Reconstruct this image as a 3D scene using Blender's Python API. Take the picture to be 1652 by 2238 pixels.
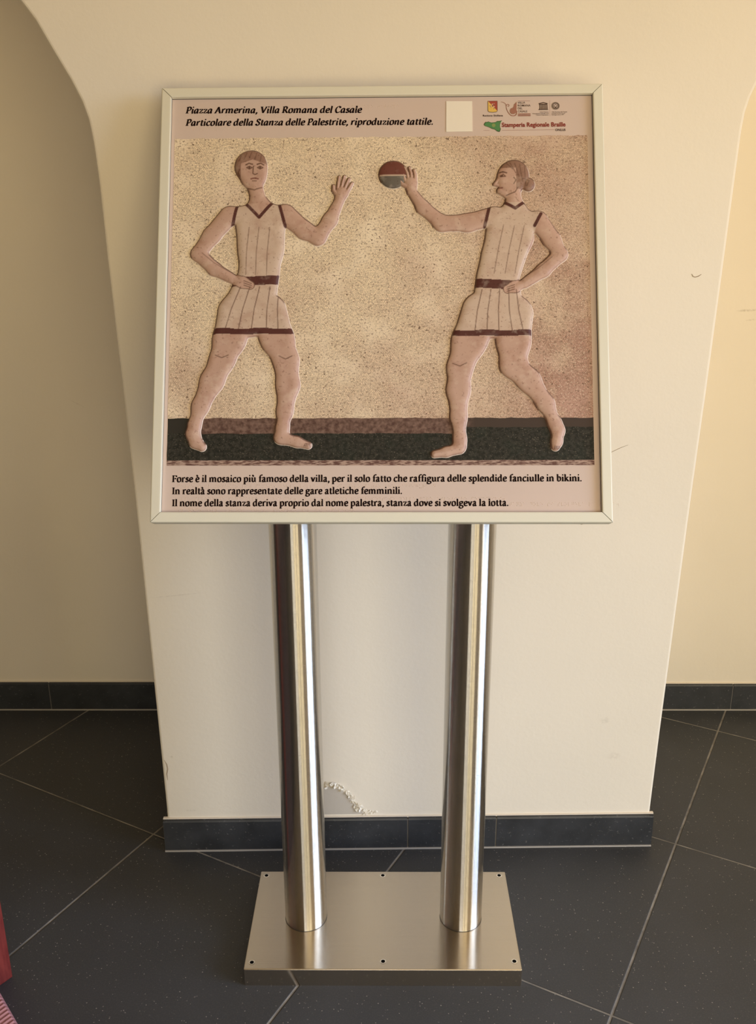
import bpy, bmesh, math, random
import numpy as np
from mathutils import Vector, Matrix
random.seed(4); np.random.seed(4)
for o in list(bpy.data.objects): bpy.data.objects.remove(o)
sc = bpy.context.scene
COL = sc.collection

# ------------------------------------------------------------------ camera
PITCH, ROLL, YAW = .3309, -.0041, -.0082
CAM = Vector((-.1316, -2.0095, 1.5876))
fw = Vector((math.sin(YAW)*math.cos(PITCH), math.cos(YAW)*math.cos(PITCH), -math.sin(PITCH)))
rt = fw.cross(Vector((0, 0, 1))).normalized(); up = rt.cross(fw)
r2 = rt*math.cos(ROLL)+up*math.sin(ROLL); u2 = -rt*math.sin(ROLL)+up*math.cos(ROLL)
cd = bpy.data.cameras.new('camera'); cd.sensor_fit = 'HORIZONTAL'; cd.sensor_width = 36
cd.lens = 36*2072.1/1652; cd.clip_start = .05
cam = bpy.data.objects.new('camera', cd); COL.objects.link(cam)
cam.matrix_world = Matrix(((r2.x, u2.x, -fw.x, CAM.x), (r2.y, u2.y, -fw.y, CAM.y), (r2.z, u2.z, -fw.z, CAM.z), (0, 0, 0, 1)))
sc.camera = cam
vs = sc.view_settings
sc.display_settings.display_device = 'sRGB'
vs.view_transform = 'Standard'; vs.look = 'None'; vs.gamma = 1; vs.use_curve_mapping = False
vs.exposure = 0.0

# ------------------------------------------------------------------ daylight outside and lamps
# outside each door: open sky above the horizon, sunlit paving below it
SKY_SIDE, PAVE_SIDE = (8.3, 10.0, 13.0), (.6, .52, .4)
SKY_REAR, PAVE_REAR = (4.3, 3.8, 2.6), (5.8, 4.4, 2.35)
sc.cycles.glossy_bounces = 8; sc.cycles.max_bounces = 12; sc.cycles.diffuse_bounces = 6
SKY_MID, PAVE_MID = (3.7, 3.5, 3.15), (4.1, 3.5, 2.4)  # middle zone added behind the widened rear door, fitted to wall brightness
w = bpy.data.worlds.new('daylight'); sc.world = w; w.use_nodes = True
nt = w.node_tree; nt.nodes.clear()
wo = nt.nodes.new('ShaderNodeOutputWorld'); bg = nt.nodes.new('ShaderNodeBackground')
tc = nt.nodes.new('ShaderNodeTexCoord'); sx = nt.nodes.new('ShaderNodeSeparateXYZ')
nt.links.new(tc.outputs['Generated'], sx.inputs[0])
def wramp(out, lo, hi):
    n = nt.nodes.new('ShaderNodeMapRange'); n.inputs['From Min'].default_value = lo; n.inputs['From Max'].default_value = hi
    nt.links.new(sx.outputs[out], n.inputs['Value']); return n.outputs[0]
def wmix(f, a, b):
    n = nt.nodes.new('ShaderNodeMix'); n.data_type = 'RGBA'; nt.links.new(f, n.inputs['Factor'])
    for k, v in (('A', a), ('B', b)):
        if isinstance(v, tuple): n.inputs[k].default_value = (*v, 1)
        else: nt.links.new(v, n.inputs[k])
    return n.outputs['Result']
fz, fx, fm = wramp('Z', -.06, .06), wramp('X', .70, .80), wramp('X', .08, .16)
nt.links.new(wmix(fx, wmix(fm, wmix(fz, PAVE_MID, SKY_MID), wmix(fz, PAVE_REAR, SKY_REAR)), wmix(fz, PAVE_SIDE, SKY_SIDE)), bg.inputs['Color'])
nt.links.new(bg.outputs[0], wo.inputs[0])

def area(name, loc, direction, sx_, sy_, power, color, portal=False, spread=math.pi):
    l = bpy.data.lights.new(name, 'AREA'); l.shape = 'RECTANGLE'; l.size = sx_; l.size_y = sy_
    l.energy = power; l.color = color; l.spread = spread
    if portal: l.cycles.is_portal = True
    o = bpy.data.objects.new(name, l); COL.objects.link(o)
    o.location = loc; o.rotation_euler = Vector(direction).to_track_quat('-Z', 'Y').to_euler()
    return o
XR, XL, YB, ZC = 2.6, -3.4, -4.8, 3.1            # room limits
DOOR_S = (-3.0, -.75, 0.0, 2.45)                   # side glass door: y0, y1, z0, z1
DOOR_R = (-.75, 2.5, 0.0, 2.45)                   # rear glass door, widened leftwards to brighten the pier: x0, x1, z0, z1
area('daylight_side_door', (XR+.06, (DOOR_S[0]+DOOR_S[1])/2, (DOOR_S[2]+DOOR_S[3])/2), (-1, 0, 0), DOOR_S[1]-DOOR_S[0], DOOR_S[3]-DOOR_S[2], 1, (1, 1, 1), True)
area('daylight_rear_door', ((DOOR_R[0]+DOOR_R[1])/2, YB-.06, (DOOR_R[2]+DOOR_R[3])/2), (0, 1, 0), DOOR_R[1]-DOOR_R[0], DOOR_R[3]-DOOR_R[2], 1, (1, 1, 1), True)

# ------------------------------------------------------------------ material helpers
def mat(name):
    m = bpy.data.materials.new(name); m.use_nodes = True
    return m, m.node_tree, m.node_tree.nodes['Principled BSDF']
def simple(name, col, rough=.5, metal=0, spec=.5):
    m, t, b = mat(name)
    b.inputs['Base Color'].default_value = (*col, 1); b.inputs['Roughness'].default_value = rough
    b.inputs['Metallic'].default_value = metal; b.inputs['Specular IOR Level'].default_value = spec
    return m
class NT:
    def __init__(s, t): s.t = t
    def n(s, typ, **k):
        n = s.t.nodes.new('ShaderNode'+typ)
        for a, v in k.items(): setattr(n, a, v)
        return n
    def l(s, a, b): s.t.links.new(a, b)
    def val(s, sock, v):
        if hasattr(v, 'links') or hasattr(v, 'is_output'): s.l(v, sock)
        else: sock.default_value = v
    def m(s, op, a, b=0.0, c=0.0, clamp=False):
        n = s.n('Math', operation=op, use_clamp=clamp)
        s.val(n.inputs[0], a); s.val(n.inputs[1], b); s.val(n.inputs[2], c)
        return n.outputs[0]
    def mix(s, f, a, b, blend='MIX'):
        n = s.n('Mix', data_type='RGBA', blend_type=blend)
        s.val(n.inputs['Factor'], f)
        for k, v in (('A', a), ('B', b)):
            if isinstance(v, tuple): n.inputs[k].default_value = (*v[:3], 1)
            else: s.l(v, n.inputs[k])
        return n.outputs['Result']
    def ramp(s, f, lo, hi): 
        n = s.n('MapRange'); n.inputs['From Min'].default_value = lo; n.inputs['From Max'].default_value = hi
        s.l(f, n.inputs['Value']); return n.outputs[0]
    def noise(s, vec, scale, detail=4, rough=.55, dim='3D'):
        n = s.n('TexNoise', noise_dimensions=dim); n.inputs['Scale'].default_value = scale
        n.inputs['Detail'].default_value = detail; n.inputs['Roughness'].default_value = rough
        if vec is not None: s.l(vec, n.inputs['Vector'])
        return n.outputs['Fac']
    def obj(s): return s.n('TexCoord').outputs['Object']
    def scale(s, v, sx, sy, sz):
        n = s.n('Mapping'); s.l(v, n.inputs['Vector']); n.inputs['Scale'].default_value = (sx, sy, sz); return n.outputs[0]
    def bump(s, h, strength, dist):
        n = s.n('Bump'); n.inputs['Strength'].default_value = strength; n.inputs['Distance'].default_value = dist
        s.l(h, n.inputs['Height']); return n.outputs[0]

def plaster(name, col, stains=()):
    m, t, b = mat(name); N = NT(t); v = N.obj()
    big = N.noise(v, 1.6, 3); c = N.mix(N.ramp(big, .35, .7), tuple(x*.97 for x in col), tuple(min(1, x*1.02) for x in col))
    for (px, pz, rx, rz, ang, dark, colr) in stains:     # scuffs with a shape of their own
        sp = N.n('SeparateXYZ'); N.l(v, sp.inputs[0])
        ca, sa = math.cos(ang), math.sin(ang)
        dx = N.m('SUBTRACT', sp.outputs['X'], px); dz = N.m('SUBTRACT', sp.outputs['Z'], pz)
        a = N.m('DIVIDE', N.m('ADD', N.m('MULTIPLY', dx, ca), N.m('MULTIPLY', dz, sa)), rx)
        e = N.m('DIVIDE', N.m('SUBTRACT', N.m('MULTIPLY', dz, ca), N.m('MULTIPLY', dx, sa)), rz)
        d = N.m('ADD', N.m('MULTIPLY', a, a), N.m('MULTIPLY', e, e))
        f = N.m('MULTIPLY', N.m('SUBTRACT', 1.0, d, clamp=True), N.ramp(N.noise(v, 140, 3), .35, .65), clamp=True)
        c = N.mix(N.m('MULTIPLY', f, dark), c, colr)
    N.l(c, b.inputs['Base Color']); b.inputs['Roughness'].default_value = .75; b.inputs['Specular IOR Level'].default_value = .25
    h = N.m('ADD', N.noise(v, 85, 3), N.m('MULTIPLY', N.noise(v, 9, 3), 1.6))
    N.l(N.bump(h, .12, .003), b.inputs['Normal'])
    return m
WALL = (.80, .745, .655)
GR = (.40, .34, .27)
M_FRONT = plaster('cream_plaster', WALL, [(-.615, .70, .07, .002, .1, .3, GR), (-.60, 1.36, .01, .002, .5, .3, GR), (.40, .36, .012, .010, 0, .35, GR), (.43, .26, .02, .012, 0, .2, GR),
    (-.655, .27, .005, .004, 0, .35, GR), (-.62, .115, .02, .004, 0, .2, GR), (-.50, 1.40, .05, .0015, -.1, .2, GR), (.03, .195, .016, .004, .2, .4, GR), (.10, .16, .03, .002, .1, .25, GR),
    (-.44, .62, .004, .004, 0, .4, GR)])
M_BACK = plaster('cream_plaster_rear', (.80, .735, .64), [(.875, 1.258, .035, .004, .05, .7, GR), (.89, 1.232, .02, .003, .1, .5, GR), (-.83, .78, .05, .0015, -1.0, .35, GR), (-1.02, 1.0, .03, .002, -.5, .25, GR)])
M_ROOM = plaster('room_plaster', (.74, .62, .46))
M_WOODWALL = simple('dark_brown_panelling', (.075, .045, .028), .6)
M_CEIL = plaster('ceiling_plaster', (.84, .76, .62))

# tiled floor: 60 cm slabs laid on the diagonal
TH, OA, OB, TS = -.4907, .5329, .8901, .6
def tile_floor():
    m, t, b = mat('anthracite_floor_tile'); N = NT(t); v = N.obj()
    sp = N.n('SeparateXYZ'); N.l(v, sp.inputs[0]); x, y = sp.outputs['X'], sp.outputs['Y']
    ca, sa = math.cos(TH), math.sin(TH)
    ga = N.m('DIVIDE', N.m('SUBTRACT', N.m('ADD', N.m('MULTIPLY', x, ca), N.m('MULTIPLY', y, sa)), OA), TS)
    gb = N.m('DIVIDE', N.m('SUBTRACT', N.m('SUBTRACT', N.m('MULTIPLY', y, ca), N.m('MULTIPLY', x, sa)), OB), TS)
    def edge(g): return N.m('MULTIPLY', N.m('SUBTRACT', .5, N.m('ABSOLUTE', N.m('SUBTRACT', N.m('FRACT', g), .5))), TS)
    da, db = edge(ga), edge(gb)
    ea = N.m('LESS_THAN', da, .0026); eb = N.m('LESS_THAN', db, .0020)
    grout = N.m('MAXIMUM', ea, eb)
    cb = N.n('CombineXYZ'); N.l(N.m('FLOOR', ga), cb.inputs[0]); N.l(N.m('FLOOR', gb), cb.inputs[1])
    wn = N.n('TexWhiteNoise', noise_dimensions='3D'); N.l(cb.outputs[0], wn.inputs['Vector'])
    cloud = N.noise(v, 5, 5)
    c = N.mix(N.ramp(cloud, .3, .7), (.033, .0355, .0415), (.046, .049, .0575))
    c = N.mix(N.m('MULTIPLY', wn.outputs['Value'], .35), c, (.029, .031, .036))
    vo = N.n('TexVoronoi', feature='F1', voronoi_dimensions='2D'); vo.inputs['Scale'].default_value = 210
    N.l(v, vo.inputs['Vector'])
    pick = N.n('SeparateColor'); N.l(vo.outputs['Color'], pick.inputs[0])
    sp1 = N.m('MULTIPLY', N.m('LESS_THAN', vo.outputs['Distance'], N.m('ADD', .05, N.m('MULTIPLY', pick.outputs[1], .24))), N.m('GREATER_THAN', pick.outputs[0], .965))
    fine = N.ramp(N.noise(v, 300, 4, .7), .48, .74)
    sp2 = N.ramp(N.noise(v, 130, 2), .69, .74)
    c = N.mix(N.m('MULTIPLY', fine, .5), c, (.085, .082, .08))
    c = N.mix(N.m('MULTIPLY', N.m('MAXIMUM', sp1, N.m('MULTIPLY', sp2, .5)), .75), c, (.32, .30, .28))
    gc = N.mix(N.ramp(N.noise(v, 18, 3), .35, .65), (.13, .12, .11), (.27, .255, .235))
    c = N.mix(grout, c, gc)
    N.l(c, b.inputs['Base Color'])
    N.l(N.m('ADD', N.m('ADD', .52, N.m('MULTIPLY', cloud, .14)), N.m('MULTIPLY', grout, .25)), b.inputs['Roughness'])
    b.inputs['Specular IOR Level'].default_value = .55
    soft = N.ramp(N.m('MINIMUM', da, db), .0014, .0042)
    h = N.m('ADD', N.m('MULTIPLY', soft, 1.0), N.m('MULTIPLY', N.noise(v, 60, 4), .12))
    N.l(N.bump(h, .6, .003), b.inputs['Normal'])
    return m
M_FLOOR = tile_floor()
def skirting_mat():
    m, t, b = mat('slate_skirting_tile'); N = NT(t); v = N.obj()
    c = N.mix(N.ramp(N.noise(v, 14, 5), .3, .7), (.024, .026, .030), (.042, .045, .052))
    c = N.mix(N.m('MULTIPLY', N.ramp(N.noise(v, 150, 3), .64, .72), .4), c, (.20, .20, .20))
    st = N.noise(N.scale(v, 12, 30, 60), 3, 4); c = N.mix(N.m('MULTIPLY', N.ramp(st, .66, .78), .12), c, (.3, .3, .3))
    N.l(c, b.inputs['Base Color']); b.inputs['Roughness'].default_value = .42; b.inputs['Specular IOR Level'].default_value = .45
    N.l(N.bump(N.noise(v, 90, 4), .15, .002), b.inputs['Normal'])
    return m
M_SKIRT = skirting_mat()
M_GROUT = simple('pale_grout', (.40, .38, .36), .8)
M_JOINT = simple('grey_joint', (.15, .142, .135), .8)
M_CAULK = simple('cream_sealant', (.78, .70, .60), .6)
def steel(name, rough, spread, axis, grain, col):
    """brushed steel: fine parallel scratches tilt the facets along one axis only, so reflections smear that way"""
    m, t, b = mat(name); N = NT(t); v = N.obj()
    g = N.noise(N.scale(v, *grain), 1, 3)
    N.l(N.mix(N.ramp(g, .3, .7), tuple(x*.95 for x in col), tuple(x*1.04 for x in col)), b.inputs['Base Color'])
    b.inputs['Metallic'].default_value = 1; b.inputs['Roughness'].default_value = rough
    wv = N.scale(v, 9173, 9341, 9511)
    wn = N.n('TexWhiteNoise', noise_dimensions='3D'); N.l(wv, wn.inputs['Vector'])
    sp = N.n('SeparateColor'); N.l(wn.outputs['Color'], sp.inputs[0])
    tilt = N.m('MULTIPLY', N.m('SUBTRACT', N.m('ADD', N.m('ADD', sp.outputs[0], sp.outputs[1]), sp.outputs[2]), 1.5), spread)
    ge = N.n('NewGeometry'); ax = N.n('VectorMath', operation='SCALE'); ax.inputs[0].default_value = axis; N.l(tilt, ax.inputs['Scale'])
    ad = N.n('VectorMath', operation='ADD'); N.l(ge.outputs['Normal'], ad.inputs[0]); N.l(ax.outputs[0], ad.inputs[1])
    nn = N.n('VectorMath', operation='NORMALIZE'); N.l(ad.outputs[0], nn.inputs[0]); N.l(nn.outputs[0], b.inputs['Normal'])
    return m
M_POLE = steel('brushed_steel_tube', .11, .80, (0, 0, 1), (3, 3, 700), (.62, .60, .565))
M_BASE = steel('brushed_steel_plate', .16, .42, (0, 1, 0), (3, 900, 3), (.66, .59, .50))
M_HOLE = simple('black_hole', (.002, .002, .002), .9, 0, .1)
M_RIM = simple('bright_countersink', (.85, .82, .76), .25, 1)
M_FRAME = simple('champagne_aluminium', (.73, .715, .62), .5, 0, .3)
M_DARK = simple('dark_recess', (.03, .025, .02), .7)
M_INK = simple('dark_brown_ink', (.012, .004, .004), .8, 0, .12)

# ------------------------------------------------------------------ object helpers
def link(name, me, parent=None):
    o = bpy.data.objects.new(name, me); COL.objects.link(o)
    if parent is not None: o.parent = parent
    return o
def mesh(name, V, F, m, parent=None, smooth=False, mi=None):
    me = bpy.data.meshes.new(name); me.from_pydata([tuple(v) for v in V], [], [tuple(f) for f in F])
    for x in (m if isinstance(m, (list, tuple)) else [m]): me.materials.append(x)
    if mi is not None: me.polygons.foreach_set('material_index', np.array(mi, dtype=np.int32))
    if smooth: me.polygons.foreach_set('use_smooth', [True]*len(me.polygons))
    me.update(); return link(name, me, parent)
def frombm(name, bm, m, parent=None, smooth=False):
    bmesh.ops.recalc_face_normals(bm, faces=bm.faces)
    me = bpy.data.meshes.new(name); bm.to_mesh(me); bm.free()
    for x in (m if isinstance(m, (list, tuple)) else [m]): me.materials.append(x)
    if smooth: me.polygons.foreach_set('use_smooth', [True]*len(me.polygons))
    return link(name, me, parent)
def box(bm, x0, x1, y0, y1, z0, z1, mi=0, bev=0):
    vs_ = [bm.verts.new(p) for p in ((x0, y0, z0), (x1, y0, z0), (x1, y1, z0), (x0, y1, z0), (x0, y0, z1), (x1, y0, z1), (x1, y1, z1), (x0, y1, z1))]
    fs = [bm.faces.new([vs_[i] for i in f]) for f in ((3, 2, 1, 0), (4, 5, 6, 7), (0, 1, 5, 4), (1, 2, 6, 5), (2, 3, 7, 6), (3, 0, 4, 7))]
    for f in fs: f.material_index = mi
    if bev: bmesh.ops.bevel(bm, geom=list({e for f in fs for e in f.edges}), offset=bev, segments=2, profile=.6, affect='EDGES')
def struct(o, label=None):
    o['kind'] = 'structure'
    if label: o['label'] = label
    return o
def thing(o, label, cat, group=None):
    o['label'] = label; o['category'] = cat
    if group: o['group'] = group
    return o

# ------------------------------------------------------------------ room
def yfront(x): return -.0160+.0197*(x+.685)
YW = .668
bm = bmesh.new(); box(bm, XL, XR, YB, YW+.1, -.05, 0); struct(frombm('floor', bm, M_FLOOR), 'anthracite stone-look floor tiles laid on the diagonal with pale grout')
bm = bmesh.new(); box(bm, XL-.1, XR+.1, YB-.1, YW+.1, ZC, ZC+.1); struct(frombm('ceiling', bm, M_CEIL))
# arched front wall: outline of pier, two arches, extruded back to the rear wall
jl = [(-.679, 0), (-.679, .136), (-.681, .34), (-.687, .924), (-.693, 1.201), (-.699, 1.455), (-.701, 1.59), (-.705, 1.67), (-.710, 1.712), (-.720, 1.746), (-.738, 1.785), (-.766, 1.836), (-.793, 1.888), (-.817, 1.921), (-.862, 1.975), (-.93, 2.035), (-1.03, 2.09), (-1.17, 2.13), (-1.34, 2.15)]
jr = [(.532, 0), (.534, .113), (.538, .326), (.552, .914), (.560, 1.173), (.567, 1.449), (.5715, 1.63), (.573, 1.687), (.576, 1.722), (.583, 1.750), (.600, 1.792), (.628, 1.842), (.655, 1.893), (.68, 1.928), (.725, 1.98), (.79, 2.04), (.89, 2.09), (1.03, 2.13), (1.2, 2.15)]
cl, cr = -1.40, 1.26
left_arch = [(2*cl-x, z) for x, z in jl] + jl[::-1]
right_arch = jr + [(2*cr-x, z) for x, z in jr[::-1]]
outline = [(XL, 0)] + left_arch + right_arch + [(XR, 0), (XR, ZC), (XL, ZC)]
bm = bmesh.new()
fv = [bm.verts.new((x, yfront(x), z)) for x, z in outline]; f = bm.faces.new(fv)
ext = bmesh.ops.extrude_face_region(bm, geom=[f])
for v in [g for g in ext['geom'] if isinstance(g, bmesh.types.BMVert)]: v.co.y = YW
o = struct(frombm('wall_front', bm, M_FRONT), 'cream plastered pier between two arched niches')
bv = o.modifiers.new('arris', 'BEVEL'); bv.width = .006; bv.segments = 3; bv.limit_method = 'ANGLE'; bv.angle_limit = math.radians(50)
wall_front = o
bm = bmesh.new(); box(bm, XL-.1, XR+.1, YW, YW+.1, 0, ZC); struct(frombm('wall_back', bm, M_BACK), 'cream plastered back wall of the arched niches')
bm = bmesh.new(); box(bm, XL-.1, XL, YB-.1, YW, 0, ZC); struct(frombm('wall_left', bm, M_WOODWALL))
bm = bmesh.new()
box(bm, XR, XR+.1, YB-.1, DOOR_S[0], 0, ZC); box(bm, XR, XR+.1, DOOR_S[1], YW, 0, ZC); box(bm, XR, XR+.1, DOOR_S[0], DOOR_S[1], DOOR_S[3], ZC)
struct(frombm('wall_right', bm, M_ROOM))
bm = bmesh.new()
box(bm, XL-.1, DOOR_R[0], YB-.1, YB, 0, ZC, 0); box(bm, DOOR_R[1], XR+.1, YB-.1, YB, 0, ZC, 1); box(bm, DOOR_R[0], DOOR_R[1], YB-.1, YB, DOOR_R[3], ZC, 1)
struct(frombm('wall_rear', bm, [M_WOODWALL, M_ROOM]))
M_DOORFRAME = simple('brown_door_frame', (.10, .06, .035), .4)
bm = bmesh.new()
for y in (DOOR_S[0], -1.9, DOOR_S[1]-.05): box(bm, XR+.02, XR+.07, y, y+.05, 0, DOOR_S[3])
box(bm, XR+.02, XR+.07, DOOR_S[0], DOOR_S[1], DOOR_S[3]-.06, DOOR_S[3])
struct(frombm('door_1', bm, M_DOORFRAME))
bm = bmesh.new()
for x in (DOOR_R[0], .30, 1.15, 1.22, DOOR_R[1]-.06): box(bm, x, x+.05, YB-.07, YB-.02, 0, DOOR_R[3])
box(bm, DOOR_R[0], DOOR_R[1], YB-.07, YB-.02, DOOR_R[3]-.06, DOOR_R[3])
struct(frombm('door_2', bm, M_DOORFRAME))

# skirting: slate tiles with pale joints
SK = .0915
def skirt_piece(bm, a, b, z, th, ny):           # tile from a to b along the wall, standing proud by th
    (x0, y0), (x1, y1) = a, b
    d = Vector((x1-x0, y1-y0, 0)).normalized(); n = Vector((d.y, -d.x, 0))*ny
    prof = [(0, .003), (th, .003), (th, z-.006), (th-.002, z-.002), (th-.005, z), (0, z)]
    A = [bm.verts.new((x0+n.x*p, y0+n.y*p, q)) for p, q in prof]; B = [bm.verts.new((x1+n.x*p, y1+n.y*p, q)) for p, q in prof]
    k = len(prof)
    for i in range(k): bm.faces.new((A[i], A[(i+1) % k], B[(i+1) % k], B[i]))
    bm.faces.new(A[::-1]); bm.faces.new(B)
def skirt_run(name, xs, yf, z, th, label, extra=()):
    bm = bmesh.new(); g = .0016
    for x0, x1 in zip(xs, xs[1:]): skirt_piece(bm, (x0+g, yf(x0+g)), (x1-g, yf(x1-g)), z, th, 1)
    for a, b in extra: skirt_piece(bm, a, b, z, th, 1)
    n0 = len(bm.faces)
    for f in bm.faces: f.material_index = 0
    # grout behind the joints and along the floor, and the painted sealant line on top
    x0, x1 = xs[0]+.001, xs[-1]-.001
    def strip(p0, p1, z0, z1, mi):
        vs_ = [bm.verts.new((x, yf(x)-p, zz)) for x, p, zz in ((x0, p1, z0), (x1, p1, z0), (x1, p0, z0), (x0, p0, z0), (x0, p1, z1), (x1, p1, z1), (x1, p0, z1), (x0, p0, z1))]
        for q in ((3, 2, 1, 0), (4, 5, 6, 7), (0, 1, 5, 4), (1, 2, 6, 5), (2, 3, 7, 6), (3, 0, 4, 7)):
            f = bm.faces.new([vs_[i] for i in q]); f.material_index = mi
    strip(-.004, th-.0015, 0, z-.004, 3); strip(-.004, th+.0030, 0, .0035, 1); strip(-.004, .0035, z-.002, z+.0028, 2)
    return struct(frombm(name, bm, [M_SKIRT, M_GROUT, M_CAULK, M_JOINT]), label)
TK = .0095
skirt_run('baseboard_front', [-.6895, -.0765, .146, .5425], lambda x: yfront(x), SK, TK, 'dark slate skirting tiles along the foot of the pier',
          extra=[((-.6795, .64), (-.6795, yfront(-.68)-.008)), ((.5325, yfront(.53)-.008), (.5325, .64))])
skirt_run('baseboard_back_left', [-2.12, -1.80, -1.2045, -.70], lambda x: YW, .0975, TK, 'dark slate skirting tiles at the foot of the left niche wall')
skirt_run('baseboard_back_right', [.555, .970, 1.57, 1.95], lambda x: YW, .0915, TK, 'dark slate skirting tiles at the foot of the right niche wall')

# peeling plaster at the foot of the pier, behind the left pole
def damage():
    ridge = [(-.300, .180), (-.288, .181), (-.270, .179), (-.254, .178), (-.241, .172), (-.231, .160), (-.222, .147), (-.212, .133), (-.205, .122), (-.195, .111), (-.183, .103)]
    V, F, mi = [], [], []
    # bared grey patch under the ridge: a shallow scraped layer
    poly = [(-.300, .178)] + ridge[1:] + [(-.19, .099), (-.300, .099)]
    c = (-.25, .13)
    def P(x, z, d): return (x, yfront(x)-d, z)
    n = len(poly)
    V += [P(x, z, .0006) for x, z in poly]; F.append(tuple(range(n))); mi.append(1)
    R = random.Random(7)
    # curled flakes along the ridge
    for (x0, z0), (x1, z1) in zip(ridge, ridge[1:]):
        for k in range(7):
            t = R.random(); x = x0+(x1-x0)*t+R.uniform(-.004, .006); z = z0+(z1-z0)*t+R.uniform(-.003, .011)
            a = R.uniform(0, 6.28); s = R.uniform(.0028, .0068); lift = R.uniform(.0015, .007)
            b = len(V); m = 7
            V.append(P(x, z, lift*.55))
            for j in range(m):
                q = a+j*6.28/m; rr = s*R.uniform(.55, 1.25)
                V.append(P(x+math.cos(q)*rr, z+math.sin(q)*rr, max(.0004, lift*(.5+.7*math.cos(q-a)))))
            for j in range(m): F.append((b, b+1+j, b+1+(j+1) % m)); mi.append(0)
    for k in range(34):      # crumbs trailing to the right
        x = -.19+k*.0011+R.uniform(-.003, .003); z = .103+R.uniform(-.006, .010)*(1-k/60); s = R.uniform(.001, .0032); b = len(V)
        V.append(P(x, z, R.uniform(.001, .004)))
        for j in range(5):
            q = j*1.257+R.random(); V.append(P(x+math.cos(q)*s, z+math.sin(q)*s*.8, R.uniform(0, .0012)))
        for j in range(5): F.append((b, b+1+j, b+1+(j+1) % 5)); mi.append(0)
    o = mesh('peeling_plaster', V, F, [simple('flaking_paint', (.80, .76, .68), .8, 0, .2), plaster('bared_plaster', (.54, .50, .45))], wall_front, mi=mi)
    so = o.modifiers.new('flake', 'SOLIDIFY'); so.thickness = .0006; so.offset = -1
    o['label'] = 'crumbling curled paint and bared grey plaster'
damage()
def hair_scratch(name, pts, yf, wd, m, parent):
    V, F = [], []
    for i, (x, z) in enumerate(pts):
        a = Vector((*pts[max(0, i-1)], 0)); b = Vector((*pts[min(len(pts)-1, i+1)], 0)); d = (b-a).normalized()
        ww = wd*(.4 if i in (0, len(pts)-1) else 1)
        V += [(x-d.y*ww, yf(x)-.0007, z+d.x*ww), (x, yf(x)-.0014, z), (x+d.y*ww, yf(x)-.0007, z-d.x*ww)]
        if i: k = 3*i; F += [(k-3, k-2, k+1, k), (k-2, k-1, k+2, k+1)]
    return mesh(name, V, F, m, parent)
M_SCR = simple('scratch_dirt', (.42, .34, .26), .8)
hair_scratch('wall_scratch', [(.502, 1.414), (.505, 1.409), (.510, 1.4075), (.516, 1.409), (.522, 1.413)], yfront, .0009, M_SCR, wall_front)
hair_scratch('wall_scratch', [(.302, .869), (.310, .866), (.317, .869), (.324, .874)], yfront, .0008, M_SCR, wall_front)
hair_scratch('wall_scratch', [(-.6735, .262), (-.668, .250), (-.6665, .236), (-.670, .222), (-.669, .205)], yfront, .0013, M_SCR, wall_front)
hair_scratch('wall_scratch', [(.355, 1.03), (.365, 1.034), (.385, 1.044), (.40, 1.05)], yfront, .0004, M_SCR, wall_front)

# ------------------------------------------------------------------ information stand
BX, BY = -.1385, -.300
stand = bpy.data.objects.new('information_stand', None); COL.objects.link(stand); stand.location = (BX, BY, 0); stand.empty_display_size = .2
thing(stand, 'brushed steel two-pole information stand with tilted framed panel, before the pier', 'information stand')
HB = .043
def base_plate():
    bm = bmesh.new(); box(bm, -.291, .291, -.150, .150, 0.0, HB)
    bmesh.ops.bevel(bm, geom=[e for e in bm.edges if abs(e.verts[0].co.z-HB) < 1e-6 or abs(e.verts[1].co.z-HB) < 1e-6], offset=.0022, segments=3, profile=.5, affect='EDGES')
    uvl = bm.loops.layers.uv.new('grain')
    bm.normal_update()
    for f in bm.faces:
        for l in f.loops:
            c = l.vert.co
            l[uvl].uv = (c.x, c.y) if abs(f.normal.z) > .5 else ((c.x, c.z) if abs(f.normal.y) > .5 else (c.y, c.z))
    return frombm('base_plate', bm, M_BASE, stand)
base = base_plate()
hole_me = None
for hx, hy in ((-.4145, -.1655), (-.1390, -.1645), (.1365, -.1640), (-.4140, -.4315), (-.1378, -.4280), (.1385, -.4270)):
    if hole_me is None:
        V, F, mi = [], [], []; n = 28
        for r, z in ((.0068, .0002), (.0054, .0006), (.0043, .0005), (.0040, .0002)):
            V += [(r*math.cos(6.2832*i/n), r*math.sin(6.2832*i/n), z) for i in range(n)]
        for k in range(3):
            for i in range(n): F.append((k*n+i, k*n+(i+1) % n, (k+1)*n+(i+1) % n, (k+1)*n+i)); mi.append(0 if k < 2 else 1)
        F.append(tuple(3*n+i for i in range(n))); mi.append(1)
        ho = mesh('screw_hole', V, F, [M_RIM, M_HOLE], base, mi=mi); hole_me = ho.data
        ho['label'] = 'black screw hole with bright rim'
    else:
        ho = link('screw_hole', hole_me, base); ho['label'] = 'black screw hole with bright rim'
    ho.location = (hx-BX, hy-BY, HB)

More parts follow.
